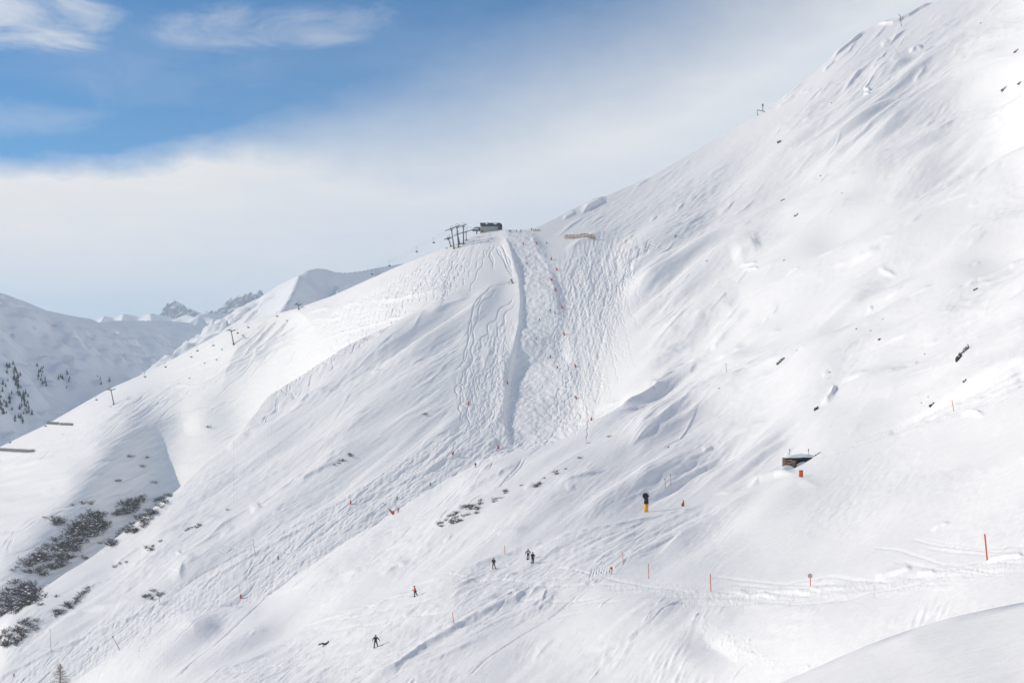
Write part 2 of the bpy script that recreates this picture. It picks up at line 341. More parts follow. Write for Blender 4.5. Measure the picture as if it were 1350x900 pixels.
# ---- shaped hollows, ribs and lips, each traced where it lies (px, px), height, build-up, drop
LIPS = [
    # windrow down the left side of the mogul piste
    ([(671, 585), (665, 560), (664, 540), (668, 505), (676, 465), (684, 430), (686, 400), (683, 370), (673, 336), (664, 311)], 2.4, 13, 2.8, .06),
    ([(705, 302), (700, 315), (708, 335), (722, 352), (726, 375), (738, 405)], 0.45, 5, 1.4, .2),
    # ribs and gullies of the lift ridge
    ([(330, 570), (318, 578), (298, 592)], 1.6, 4, 2, .3),
    ([(225, 508), (250, 508), (275, 504)], .8, 2, 1.2, .3),
    # gully left of the piste
    ([(462, 505), (500, 480), (545, 450), (590, 422), (640, 394), (668, 380)], -7.0, 20, 6, .45),
    ([(448, 500), (495, 472), (540, 444), (585, 417), (640, 388)], 3.0, 24, 5, .45),
    ([(562, 424), (592, 407), (625, 392)], 2.2, 12, 2.5, .3),
    ([(326, 572), (345, 556), (380, 534), (402, 515), (436, 500)], -3, 20, 6, .4),
    ([(380, 540), (398, 530), (406, 522), (440, 515)], 1.8, 6, 1.6, .3),
    # furrows under the ridge tower
    ([(318, 472), (340, 452), (356, 434), (366, 421)], 2.2, 6, 1.3, .25), ([(330, 473), (352, 454), (370, 436), (380, 421)], 2.4, 6, 1.3, .25),
    ([(325, 483), (360, 456), (382, 438), (394, 424)], 2.2, 5, 1.2, .25), ([(280, 500), (320, 476), (362, 456), (400, 437), (425, 424)], 1.8, 4, 1.1, .25),
    ([(270, 502), (300, 487), (340, 474), (380, 452), (420, 438)], 1.5, 4, 1.0, .3), ([(300, 470), (320, 457), (340, 440), (352, 425)], 1.0, 4, .9, .3),
    ([(410, 427), (450, 418), (470, 403), (488, 388)], 1.2, 4, .9, .3), ([(430, 421), (450, 408), (470, 396)], 1.1, 4, .9, .3), ([(390, 424), (410, 412), (440, 404)], 1.1, 4, .9, .3),
    # traverse below the station
    ([(492, 399), (530, 393), (570, 385), (600, 376)], 1.6, 3, 1.2, .25), ([(400, 455), (450, 440), (500, 428), (560, 410)], .8, 4, 1.4, .3),
    # crest lips of the right-hand hill
    ([(742, 290), (752, 284), (760, 279)], 1.4, 4, .8, .3), ([(766, 282), (776, 274), (792, 266), (801, 265)], 3.4, 7, 1.2, .35),
    ([(1150, 36), (1168, 33), (1185, 29), (1205, 18), (1232, 2)], 2.6, 7, .8, .2), ([(1096, 80), (1104, 72), (1112, 65), (1128, 52), (1142, 42)], 2.2, 5, .8, .25),
    ([(1030, 133), (1045, 122), (1060, 110)], 1.2, 4, .8, .3), ([(1085, 97), (1093, 88), (1102, 80)], 1.2, 4, .8, .3), ([(1022, 146), (1034, 138), (1050, 128)], 1.0, 4, .9, .3),
    ([(740, 333), (752, 328), (770, 318), (800, 306)], 1.6, 4, 5, .35),
    # hollows and lips on it
    ([(1142, 110), (1165, 96), (1190, 85), (1206, 74)], 2.6, 14, 5, .4), ([(1198, 72), (1208, 66), (1218, 64)], 1.8, 6, 1.6, .35),
    ([(1138, 119), (1148, 120)], 1.6, 4, .7, .4), ([(1138, 127), (1148, 126)], 1.3, 4, .7, .4),
    ([(1160, 62), (1174, 54)], 1.0, 7, 4, .4), ([(1204, 110), (1214, 100), (1222, 92)], 1.0, 5, 2, .4),
    ([(965, 352), (982, 340), (996, 332), (1006, 330)], 3.2, 9, 4.5, .35), ([(975, 356), (990, 354), (1000, 352)], 1.4, 3, 1.0, .3), ([(978, 364), (992, 362), (1002, 362)], 1.2, 3, 1.0, .3),
    ([(900, 437), (930, 415), (960, 400), (977, 384)], 2.6, 9, 3, .35), ([(935, 452), (960, 428), (978, 412), (990, 402)], 2.8, 8, 2.5, .35),
    ([(900, 472), (930, 455), (960, 435)], 1.6, 6, 1.5, .35), ([(938, 472), (960, 462), (985, 446)], 2.2, 7, 1.6, .35), ([(855, 520), (880, 502), (910, 480), (925, 462)], 2.4, 8, 2.0, .35),
    ([(1036, 369), (1048, 362), (1056, 359)], 1.7, 6, 1.0, .4), ([(1120, 352), (1140, 343), (1164, 332)], 2.2, 7, 1.0, .4), ([(1156, 351), (1170, 350), (1184, 350)], 1.4, 5, 1.6, .4),
    ([(1098, 354), (1115, 347), (1130, 340)], .9, 4, .7, .4), ([(1272, 332), (1288, 319), (1304, 306)], 1.0, 4, .7, .4),
    ([(1270, 386), (1288, 370), (1310, 357), (1330, 342), (1352, 330)], 2.8, 7, 1.5, .25), ([(1285, 380), (1305, 370), (1320, 360), (1340, 348)], 1.4, 4, .9, .3),
    ([(1166, 392), (1180, 385), (1192, 377)], 1.4, 5, .7, .4), ([(1194, 393), (1212, 384), (1234, 372)], 1.2, 4, .6, .4), ([(1144, 406), (1152, 401)], 1, 3, .6, .4),
    ([(1046, 474), (1056, 468), (1064, 464)], 1.5, 6, .6, .4), ([(1022, 463), (1030, 462), (1038, 460)], .9, 5, .8, .4),
    ([(1082, 541), (1090, 535), (1096, 528), (1100, 518), (1104, 514)], 3.0, 7, 2.6, .3), ([(1108, 512), (1124, 508), (1148, 500)], 1.8, 6, .9, .4), ([(1084, 506), (1094, 498)], 1.0, 5, .6, .4),
    ([(1196, 486), (1206, 480), (1212, 474)], .9, 3, .7, .4), ([(960, 572), (985, 562), (1014, 550)], 1.4, 6, .6, .4), ([(925, 594), (942, 586)], 1.5, 5, .7, .4),
    ([(1264, 546), (1282, 545), (1300, 549)], 2.4, 9, 2.2, .4), ([(1218, 457), (1238, 447)], .7, 3, .6, .4), ([(905, 494), (930, 480)], .8, 4, .7, .4),
    # slopes between the runs
    ([(728, 646), (745, 641), (770, 634), (800, 625)], 2.0, 8, 1.0, .35), ([(745, 653), (760, 650)], .9, 5, .7, .4), ([(690, 650), (705, 642)], .8, 4, .7, .4),
    ([(815, 538), (835, 522), (860, 505), (878, 500)], 3.0, 6, 2.6, .35), ([(785, 546), (800, 536), (820, 528)], 1.4, 5, 1.0, .4),
    ([(600, 652), (625, 640), (650, 628), (690, 606)], 2.0, 9, 1.6, .3), ([(562, 700), (590, 686), (620, 672)], 1.6, 7, 1.2, .3),
    ([(640, 723), (655, 713), (680, 709), (700, 702)], 1.5, 6, 2.4, .4), ([(500, 760), (525, 742), (545, 733)], 1.6, 8, 1.4, .4), ([(440, 760), (470, 752), (500, 738)], 1.0, 8, 3, .4),
    ([(508, 720), (525, 713), (545, 708)], 1.1, 5, 1.0, .4), ([(450, 765), (462, 760), (480, 748)], 1.0, 5, 1.2, .4),
    ([(215, 824), (240, 812), (265, 806), (300, 803), (340, 806)], 1.6, 6, 9, .3), ([(225, 838), (255, 838), (280, 830), (294, 822)], 2.2, 12, 5, .4),
    ([(360, 790), (400, 776), (430, 762), (448, 755)], 1.1, 9, 2.0, .35), ([(470, 690), (495, 672)], .8, 4, .8, .4),
    # the spur left of the piste
    ([(185, 720), (215, 704), (245, 690), (268, 682), (296, 678)], 2.2, 7, 2.5, .3), ([(150, 742), (168, 730), (185, 720)], 1.2, 4, 1.2, .3),
    ([(380, 636), (400, 630), (425, 616), (450, 604)], 1.8, 6, 1.4, .3), ([(355, 650), (375, 640), (405, 616)], 1.2, 5, 1.2, .3), ([(330, 672), (346, 664)], 1.6, 7, 2.4, .4),
    ([(232, 733), (240, 731)], 1.2, 4, 1.6, .4), ([(225, 772), (236, 764), (240, 752), (262, 738)], 2.2, 10, 4, .35), ([(110, 812), (140, 806), (180, 796), (210, 786)], 2.0, 7, 2.5, .3),
    ([(70, 824), (100, 815), (150, 800)], .9, 5, 1.4, .3), ([(100, 790), (125, 772), (150, 760)], 1.0, 5, 1.2, .4), ([(290, 706), (310, 690)], 1.0, 6, 1.6, .4),
    ([(340, 630), (365, 615), (390, 606)], .8, 5, 1.2, .4), ([(480, 590), (520, 570), (560, 545)], 1.0, 9, 3, .4), ([(420, 610), (440, 596), (475, 578)], 1.0, 6, 1.2, .4),
    ([(520, 565), (545, 552), (570, 540), (596, 525)], .9, 8, 2.4, .4),
    # borders of the pistes
    ([(-20, 906), (20, 886), (60, 866), (100, 848), (150, 826), (200, 803), (240, 788)], 1.6, 4, 1.2, .1), ([(440, 675), (480, 655), (520, 640), (560, 622), (590, 605), (640, 585)], 1.6, 7, 2.2, .2),
    ([(240, 785), (300, 752), (370, 712), (440, 674)], 1.0, 4, 1.0, .15),
    ([(390, 826), (440, 812), (500, 795), (545, 778)], 1.0, 4, 1.0, .2), ([(540, 772), (580, 762), (620, 750), (650, 738), (690, 724), (730, 712)], 1.6, 4, 1.0, .2),
    ([(700, 722), (760, 702), (820, 690), (880, 678), (930, 666)], 1.2, 3, .9, .2),
    ([(475, 900), (520, 880), (560, 850), (600, 826), (625, 812)], 3.6, 5, 2.0, .2), ([(600, 822), (640, 806), (680, 790), (705, 768)], 3.2, 6, 2.0, .25), ([(520, 890), (580, 868), (640, 838)], 1.6, 4, 1.6, .3),
    ([(640, 800), (660, 792), (690, 774)], 1.8, 4, 1.6, .3), ([(680, 812), (710, 800), (738, 778)], 1.4, 5, 1.6, .3), ([(690, 806), (715, 790), (722, 772)], 1.2, 4, 1.2, .3),
    ([(860, 738), (900, 706), (940, 684), (975, 660), (1002, 642)], 3.0, 3, 16, .3), ([(985, 644), (1000, 634), (1020, 629), (1052, 627)], 3.4, 7, 2.0, .35),
    ([(940, 652), (960, 650), (980, 645)], .9, 4, .7, .4), ([(1020, 652), (1050, 640), (1090, 650)], 1.0, 8, 7, .4),
    # the traverse and what lies below it
    ([(1155, 767), (1170, 760), (1185, 756), (1204, 750)], 2.4, 5, 1.2, .2), ([(1208, 758), (1235, 754)], 1.6, 5, 1.2, .3), ([(1300, 741), (1320, 736), (1352, 731)], 1.8, 5, 1.2, .2), ([(1226, 703), (1240, 696), (1254, 690)], 1.8, 6, 1.2, .4),
    ([(900, 792), (870, 812), (840, 832)], .9, 4, 1.2, .3), ([(770, 866), (800, 857), (830, 846), (850, 830)], 1.2, 5, 1.0, .3), ([(960, 782), (1000, 786), (1030, 784)], 1.2, 4, 1.2, .3),
    ([(990, 782), (1010, 778), (1060, 781), (1130, 772)], 1.0, 3, 1.0, .3), ([(700, 876), (720, 856), (735, 845)], 1.2, 6, 2, .4), ([(920, 820), (930, 838), (960, 860), (975, 880)], -1.4, 10, 10, .4),
]
for pts, A, wu, wd, tap in LIPS:
    if pts[0][0] > 800 and wu > 3.5 and math.dist(pts[0], pts[-1]) < 40:
        wu = 3.2
    if 250 < pts[0][0] < 440 and 420 < pts[0][1] < 505 and A > 0 and wd < 1.5:
        A *= 1.5; wu = 2.6; wd = .9
    crease(pts, A * (1.6 if pts[0][0] > 800 else 1.3), wu, wd, tap, wob=.5 if wd < 2 else 0)

for q in [(235, 842, 7, 55, 17, 25), (288, 832, -3.5, 26, 8, 20), (1035, 672, 6, 70, 26, 18), (815, 822, 7, 95, 26, 22), (930, 850, -4, 40, 22, -30), (170, 872, 3, 40, 12, 30), (640, 872, 5, 80, 16, 25), (480, 770, 3, 50, 10, 25), (1210, 660, 5, 110, 24, 25)]:
    bump(*q)

# small random sastrugi and drop-offs along the fall line
def scatter_lips(poly, n, A, L, seed, ang=34, wu=5, wd=.7):
    r = random.Random(seed)
    xs = [p[0] for p in poly]; ys = [p[1] for p in poly]
    k = 0
    while k < n:
        x, y = r.uniform(min(xs), max(xs)), r.uniform(min(ys), max(ys))
        if not inpoly(poly, np.array([x]), np.array([y]))[0]:
            continue
        k += 1
        a = math.radians(ang + r.gauss(0, 5)); l = 2.6 * L * math.exp(r.gauss(0, .5))
        dx, dy = l / 2 * math.cos(a), -l / 2 * math.sin(a)
        crease([(x - dx, y - dy), (x + r.gauss(0, l * .05), y + r.gauss(0, l * .05)), (x + dx, y + dy)], A * .8 * math.exp(r.gauss(-.3, .55)), wu * r.uniform(.25, .8), wd * r.uniform(.7, 2.2), .45)


scatter_lips(P_HILL, 300, 1.0, 17, 1)
scatter_lips(P_MID, 55, .7, 20, 2, 31)
scatter_lips(P_SPUR, 90, .75, 18, 3, 35)
scatter_lips([(830, 560), (850, 430), (960, 370), (1010, 330), (1040, 400), (960, 520), (870, 590)], 70, .8, 22, 4, 38)
scatter_lips(P_BELOW, 40, .8, 9, 5, 40, 4)
scatter_lips([(1080, 460), (1420, 330), (1420, 480), (1250, 530), (1100, 560)], 40, .8, 14, 6, 36)
scatter_lips(P_RUN, 120, .8, 15, 7, 27, 3, .8)
scatter_lips(P_FLANK, 50, .7, 18, 8, 25, 5, 1.2)
scatter_lips([(1000, 160), (1130, 50), (1240, 0), (1260, 60), (1120, 200)], 50, .9, 16, 9, 42)

# ================================================================ ski tracks
R = random.Random(3)


def fan(poly, n, start_fn, heading, wander, length, depth, amp, wl, w=.5):
    for _ in range(n):
        x, y = start_fn()
        a = math.radians(heading + R.gauss(0, 5)); L = length * R.uniform(.5, 1.2)
        pts = [(x, y)]
        for k in range(5):
            a += math.radians(R.gauss(0, wander))
            pts.append((pts[-1][0] + math.cos(a) * L / 5, pts[-1][1] + math.sin(a) * L / 5))
        track(pts, depth * R.uniform(.6, 1.2), amp * R.uniform(.5, 1.4), wl * R.uniform(.7, 1.4), w)


def within(poly):
    xs = [p[0] for p in poly]; ys = [p[1] for p in poly]
    def f():
        while True:
            x, y = R.uniform(min(xs), max(xs)), R.uniform(min(ys), max(ys))
            if inpoly(poly, np.array([x]), np.array([y]))[0]:
                return x, y
    return f


# heading is measured clockwise from the right on the page: 90 runs straight down the picture
fan(None, 130, within([(760, 320), (845, 320), (815, 380), (770, 480), (755, 440), (735, 370)]), 104, 9, 100, .55, 1.7, 11, .4)
fan(None, 45, within([(755, 420), (800, 400), (800, 500), (765, 540)]), 100, 9, 60, .6, 1.6, 10, .4)
fan(None, 22, within([(625, 440), (660, 410), (680, 430), (668, 500), (625, 500)]), 104, 9, 80, .6, 1.8, 12, .4)
fan(None, 26, within([(612, 490), (665, 490), (662, 545), (620, 550)]), 94, 10, 50, .6, 1.8, 10, .4)
fan(None, 85, within([(520, 360), (605, 324), (660, 315), (625, 342), (580, 370), (470, 420), (430, 425)]), 128, 9, 75, .9, 1.8, 14, .42)
fan(None, 40, within([(420, 420), (520, 375), (560, 372), (460, 425)]), 147, 6, 80, 1.2, 1.5, 26)
fan(None, 60, within([(0, 600), (147, 537), (310, 457), (420, 410), (440, 415), (330, 480), (200, 530), (40, 600)]), 148, 3, 110, 1.0, .8, 40)
fan(None, 170, within(P_TROUGH), 146, 7, 70, .6, 1.2, 24)
fan(None, 20, within(P_TROUGH), 146, 3, 190, .9, .8, 70, .7)
fan(None, 130, within(P_RUN), 153, 4, 120, .7, .8, 60, .55)
fan(None, 40, within(P_RUN), 157, 3, 220, .9, .8, 90, .7)
fan(None, 30, within(P_TRAIL), 178, 4, 160, .8, .8, 70, .8)
fan(None, 22, within(P_UPTRAIL), 148, 4, 90, .9, .8, 40, .7)
for k in range(9):
    x = 782 + k * 3.4
    track([(x, 745 - k * .6), (x - 3, 758), (x - 9, 770 - k)], 1.0, .5, 12, .7)
for pts, d, amp, wl in [
    ([(860, 319), (845, 335), (835, 345), (828, 362), (815, 378), (808, 392), (790, 402)], 1.1, 2.2, 17), ([(872, 321), (850, 334), (832, 352), (822, 368), (812, 388), (802, 400)], 1.0, 2.2, 15),
    ([(800, 345), (790, 370), (785, 390), (780, 410)], .8, 2, 20), ([(650, 378), (625, 410), (618, 440), (612, 470), (600, 490)], .9, 1.2, 34), ([(655, 385), (632, 412), (624, 445), (620, 480), (606, 500)], .9, 1.6, 28),
    ([(680, 392), (655, 415), (640, 440), (628, 465)], .9, 2.6, 24), ([(682, 400), (668, 415), (655, 440), (640, 452)], .9, 2.6, 20), ([(625, 470), (612, 492), (602, 512), (612, 535), (618, 552), (612, 565), (585, 575)], .9, 2.2, 22),
    ([(600, 500), (610, 520), (606, 545), (618, 560)], .8, 2.6, 16), ([(690, 600), (660, 640), (632, 655), (612, 668), (590, 672), (575, 690), (550, 706), (520, 720)], 1.2, 1.2, 48), ([(695, 601), (668, 636), (638, 652), (614, 672), (600, 682), (570, 700), (535, 718)], 1.1, 1.2, 44),
    ([(520, 722), (480, 742), (440, 762), (405, 785)], 1.0, 1.5, 60), ([(570, 676), (530, 690), (480, 716), (450, 735)], .8, 1.5, 60), ([(520, 685), (490, 700), (455, 722)], .7, 1, 60),
    ([(500, 425), (480, 430), (475, 445), (440, 455), (438, 470), (430, 478)], .9, 2.0, 24), ([(555, 405), (530, 420), (515, 432), (490, 450), (470, 462), (455, 475), (420, 485)], .95, 2.4, 25), ([(545, 400), (528, 415), (512, 440), (500, 448), (480, 455), (462, 472)], .95, 2.4, 21), ([(600, 380), (580, 395), (555, 405), (540, 412)], .9, 1.4, 30),
    ([(460, 455), (420, 482), (395, 495), (370, 520), (355, 540), (340, 555)], .8, 2.6, 22), ([(425, 480), (405, 505), (392, 515), (372, 510), (362, 515)], .8, 2.2, 20), ([(430, 478), (400, 488), (375, 500), (360, 520)], .8, 2.2, 22), ([(480, 410), (440, 435), (400, 455), (375, 465)], .8, 1, 50),
    ([(660, 318), (648, 330), (648, 345), (652, 358)], .8, 1.5, 20), ([(652, 322), (664, 345), (672, 360), (676, 372)], 1.0, 1, 30), ([(658, 320), (668, 342), (677, 365)], 1.0, 1, 30),
    ([(190, 570), (240, 545), (290, 535), (320, 520)], .8, 1.5, 30), ([(255, 555), (285, 540), (300, 528)], .7, 1.8, 20), ([(0, 705), (50, 680), (110, 660), (170, 632), (215, 620)], .9, 1.2, 40), ([(0, 720), (30, 695), (75, 678), (120, 664), (180, 640)], .9, 1.4, 36), ([(10, 730), (15, 705), (35, 688)], .7, 1.5, 20), ([(0, 735), (40, 720), (75, 700), (100, 690)], .8, 1, 40),
    ([(120, 590), (150, 560), (190, 540)], .5, 1, 40), ([(60, 610), (130, 565), (160, 548)], .6, .6, 60), ([(40, 595), (100, 565), (150, 540)], .6, .6, 60), ([(230, 505), (180, 520), (120, 548)], .6, 1, 60), ([(0, 612), (100, 570), (200, 528)], .6, 1, 60),
    ([(892, 795), (862, 815), (850, 830)], 1.0, .8, 40), ([(902, 793), (880, 808), (856, 826), (850, 833)], 1.0, .8, 40), ([(850, 833), (820, 850), (770, 868)], 1.2, 1, 60), ([(580, 376), (540, 388), (500, 398), (470, 402)], 1.0, .8, 50), ([(1180, 570), (1120, 592), (1085, 606)], 1.0, .6, 40), ([(735, 556), (715, 585), (690, 600)], .8, 1, 30), ([(1350, 470), (1280, 520), (1200, 556), (1130, 585)], 1.1, .5, 60),
]:
    track(pts, d, amp, wl)
    track([(x + 1.7, y + .8) for x, y in pts], d * .8, amp, wl) if R.random() < .5 else None
REL += GRO
REL *= 1 + (GAIN - 1) * np.clip((GY - SKY(GX[0])[None]) / 50, 0, 1).astype(np.float32)
# a churned snow pile line (roller marks) beside the traverse
for _ in range(240):
    x = R.uniform(960, 1350); y = np.interp(x, [960, 1068, 1200, 1350], [784, 776, 760, 732]) + abs(R.gauss(0, 9)) - 2
    bump(x, y, R.uniform(.15, .6), R.uniform(1, 2.6), R.uniform(.7, 1.4))
for _ in range(90):
    x = R.gauss(970, 26); y = 850 + (x - 970) * .55 + R.gauss(0, 9)
    bump(x, y, R.uniform(.4, 1.1), R.uniform(.9, 2.2), R.uniform(.7, 1.4))
for _ in range(160):
    bump(R.uniform(560, 860), R.uniform(700, 850), R.uniform(.3, 1.0) * 1.0, R.uniform(1, 2.4), R.uniform(.7, 1.3)) if False else None

# ================================================================ the slope as one sheet of real terrain
def sample(x, y):
    j = np.clip((x - BX0) * SC, 0, BW * SC - 1.001); i = np.clip((y - BY0) * SC, 0, BH * SC - 1.001)
    j0 = j.astype(int); i0 = i.astype(int); a = j - j0; b = i - i0
    return (REL[i0, j0] * (1 - a) * (1 - b) + REL[i0, j0 + 1] * a * (1 - b) + REL[i0 + 1, j0] * (1 - a) * b + REL[i0 + 1, j0 + 1] * a * b)


STEP = 1.0 / QUAL
cols = np.unique(np.r_[np.arange(-420, -20, 7.0), np.arange(-20, 1370, STEP), np.arange(1370, 1780, 7.0)])
NC = len(cols)
xc = np.clip(cols, -60, 1420)


def coarse(fn, y):
    """evaluate a depth function on every 6th row and column and fill in between (log space)"""
    nr = y.shape[0]
    ri = np.unique(np.r_[np.arange(0, nr, 6), nr - 1]); ci = np.unique(np.r_[np.arange(0, NC, 6), NC - 1])
    v = np.log(fn(np.broadcast_to(xc[ci], (len(ri), len(ci))), y[np.ix_(ri, ci)]))
    t = np.empty((len(ri), NC))
    for k in range(len(ri)):
        t[k] = np.interp(np.arange(NC), ci, v[k])
    f = np.interp(np.arange(nr), ri, np.arange(len(ri)))
    a = np.floor(f).astype(int); b = np.minimum(a + 1, len(ri) - 1); w = (f - a)[:, None]
    return np.exp(t[a] * (1 - w) + t[b] * w)


def seg(y0, y1, n, fn):
    t = np.linspace(0, 1, n)[:, None]
    y = y0[None] * (1 - t) + y1[None] * t
    return y, coarse(fn, y)


sky, c1, c2, c0 = SKY(cols), C1(cols), C2(cols), C0(cols)
w2 = 1 - sm(830, 925, cols)          # how far the ground behind the middle crest drops out of sight
w1 = 1 - sm(350, 470, cols)
start = np.maximum(np.maximum(948, c2 + 40), c0 + 22)
start = np.minimum(start, c0 + 400)
_k = np.hanning(int(60 * QUAL) * 2 + 1); _k /= _k.sum()
_s = np.convolve(np.pad(start, len(_k) // 2, mode='edge'), _k, mode='valid')[:NC]
start = np.where((cols > -15) & (cols < 1365), _s, start) + 6
n1_, n2_, n3_ = int(400 * QUAL), int(400 * QUAL), int(300 * QUAL)
yA, dA = seg(np.maximum(c0 + 520, 1330), c0, 60, lambda x, y: np.clip(D1(x, y), 3, 70))
yB, dB = seg(start, c2, n1_, depth2a)
yC, dC = seg(c2 + 12 * w2 - .5 * (1 - w2), c1, n2_, depth2b)
yD, dD = seg(c1 + 16 * w1 - .5 * (1 - w1), sky, n3_, depth3)


def hidden(ya, da, yb, db, n, sag):
    """ground out of sight between two crests"""
    t = np.linspace(0, 1, n + 2)[1:-1, None]
    d = np.exp(np.log(da) * (1 - t) + np.log(db) * t)
    h0 = (HZ - ya) * da; h1 = (HZ - yb) * db
    h = h0 * (1 - t) + h1 * t - sag * F * np.sin(np.pi * t) * .5
    return HZ - h / d, d


def fix(d, dmin, rel=.00012):
    """distances along each column must grow away from the camera"""
    d = d.copy(); d[0] = np.maximum(d[0], dmin)
    for k in range(1, len(d)):
        d[k] = np.maximum(d[k], d[k - 1] * (1 + rel))
    return d


dA = fix(dA, 3.0)
dB = fix(dB, dA[-1] * 1.12)
dC = fix(dC, dB[-1] * (1 + .05 * w2 + .00001))
dD = fix(dD, dC[-1] * (1 + .04 * w1 + .00001))
hA = hidden(yA[-1], dA[-1], yB[0], dB[0], 10, 1.5)
hB = hidden(yB[-1], dB[-1], yC[0], dC[0], 6, 3.0 * w2)
hC = hidden(yC[-1], dC[-1], yD[0], dD[0], 6, 4.0 * w1)
# behind the skyline the mountain falls away to the valley
dT, zT = [], []
z_top = (HZ - yD[-1]) / F * dD[-1]
for k, (dd, dz) in enumerate([(4, -.7), (10, -3), (25, -12), (60, -38), (140, -100), (300, -230), (600, -400)]):
    dT.append(dD[-1] + dd); zT.append(np.maximum(z_top + dz, -430.0 + 0 * z_top))
dT = np.array(dT); yT = HZ - np.array(zT) * F / dT

Yp = np.vstack([yA, hA[0], yB, hB[0], yC, hC[0], yD, yT])
Dp = np.vstack([dA, hA[1], dB, hB[1], dC, hC[1], dD, dT])
vis = np.concatenate([np.zeros(len(yA)), np.zeros(10), np.ones(len(yB)), np.linspace(1, 1, 6), np.ones(len(yC)), np.ones(6), np.ones(len(yD)), np.zeros(len(yT))])[:, None]
NR = len(Yp)
PXG = np.broadcast_to(cols, Yp.shape)
edge = np.clip((cols + 60) / 40, 0, 1) * np.clip((1420 - cols) / 40, 0, 1)
Z = (HZ - Yp) / F * Dp + vis * edge * sample(PXG, Yp) * Dp / F
X = (PXG - CX) / F * Dp
Yw = Dp
PROJ = HZ - Z / Dp * F
print('terrain', NR, NC, NR * NC)


def grid_mesh(name, X, Y, Z):
    nr, nc = X.shape
    me = bpy.data.meshes.new(name)
    me.vertices.add(nr * nc)
    me.vertices.foreach_set('co', np.stack([X, Y, Z], -1).astype(np.float32).ravel())
    i = np.arange(nr * nc, dtype=np.int32).reshape(nr, nc)
    q = np.stack([i[:-1, :-1], i[:-1, 1:], i[1:, 1:], i[1:, :-1]], -1).reshape(-1)
    nq = (nr - 1) * (nc - 1)
    me.loops.add(nq * 4); me.loops.foreach_set('vertex_index', q)
    me.polygons.add(nq)
    me.polygons.foreach_set('loop_start', np.arange(0, nq * 4, 4, dtype=np.int32))
    me.polygons.foreach_set('loop_total', np.full(nq, 4, np.int32))
    me.polygons.foreach_set('use_smooth', np.ones(nq, bool))
    me.update(calc_edges=True)
    o = bpy.data.objects.new(name, me); COL.objects.link(o)
    return o


def at(px, py):
    """the ground point seen at photo pixel px, py"""
    f = np.interp(px, cols, np.arange(NC)); c = int(f); w = f - c
    p = PROJ[:, c] * (1 - w) + PROJ[:, min(c + 1, NC - 1)] * w
    d = Dp[:, c] * (1 - w) + Dp[:, min(c + 1, NC - 1)] * w
    lo = len(yA) + 4
    k = np.nonzero(p[lo:] <= py)[0]
    if len(k) == 0:
        k = len(p) - len(yT) - 1
        return V(px, p[k], d[k])
    k = k[0] + lo
    t = (p[k - 1] - py) / max(p[k - 1] - p[k], 1e-6); t = min(max(t, 0), 1)
    dd = d[k - 1] * (1 - t) + d[k] * t
    return V(px, py, dd)


def ground_z(x, y):
    px = CX + x / y * F
    f = np.interp(px, cols, np.arange(NC)); c = int(f); w = f - c
    c2_ = min(c + 1, NC - 1)
    return float(np.interp(y, Dp[:, c], Z[:, c]) * (1 - w) + np.interp(y, Dp[:, c2_], Z[:, c2_]) * w)


snow_slope = grid_mesh('snow_ground', X, Yw, Z)
snow_slope['kind'] = 'structure'

# ================================================================ materials
def nodes_of(m):
    m.use_nodes = True
    return m.node_tree.nodes, m.node_tree.links


def snow_material(name, col, rough=.55, s1=.38, s2=.06, bump=.55):
    m = bpy.data.materials.new(name); N, L = nodes_of(m)
    b = N['Principled BSDF']
    tc = N.new('ShaderNodeTexCoord')
    n1 = N.new('ShaderNodeTexNoise'); n1.inputs['Scale'].default_value = s1; n1.inputs['Detail'].default_value = 5; n1.inputs['Roughness'].default_value = .6
    n2 = N.new('ShaderNodeTexNoise'); n2.inputs['Scale'].default_value = s2; n2.inputs['Detail'].default_value = 4
    L.new(tc.outputs['Object'], n1.inputs['Vector']); L.new(tc.outputs['Object'], n2.inputs['Vector'])
    r = N.new('ShaderNodeMix'); r.data_type = 'RGBA'
    r.inputs['A'].default_value = (col[0] * .97, col[1] * .972, col[2] * .98, 1); r.inputs['B'].default_value = (*col, 1)
    L.new(n2.outputs['Fac'], r.inputs['Factor']); L.new(r.outputs['Result'], b.inputs['Base Color'])
    bp = N.new('ShaderNodeBump'); bp.inputs['Strength'].default_value = bump; bp.inputs['Distance'].default_value = .34
    L.new(n1.outputs['Fac'], bp.inputs['Height']); L.new(bp.outputs['Normal'], b.inputs['Normal'])
    b.inputs['Roughness'].default_value = rough; b.inputs['Specular IOR Level'].default_value = .15
    return m


def mat(name, col, rough=.6, var=.25, scale=6.0, metal=0.0, spec=.4, slot2=None):
    m = bpy.data.materials.new(name); N, L = nodes_of(m)
    b = N['Principled BSDF']
    tc = N.new('ShaderNodeTexCoord'); n = N.new('ShaderNodeTexNoise'); n.inputs['Scale'].default_value = scale; n.inputs['Detail'].default_value = 4
    L.new(tc.outputs['Object'], n.inputs['Vector'])
    r = N.new('ShaderNodeMix'); r.data_type = 'RGBA'
    c2 = slot2 or [c * (1 - var) for c in col]
    r.inputs['A'].default_value = (*c2, 1); r.inputs['B'].default_value = (*[min(1, c * (1 + var * .4)) for c in col], 1)
    L.new(n.outputs['Fac'], r.inputs['Factor']); L.new(r.outputs['Result'], b.inputs['Base Color'])
    b.inputs['Roughness'].default_value = rough; b.inputs['Metallic'].default_value = metal; b.inputs['Specular IOR Level'].default_value = spec
    return m


SNOW = snow_material('snow', (.895, .892, .888))
snow_slope.data.materials.append(SNOW)
CAP = snow_material('snow_cap', (.84, .86, .89), s1=2.5, s2=.4)


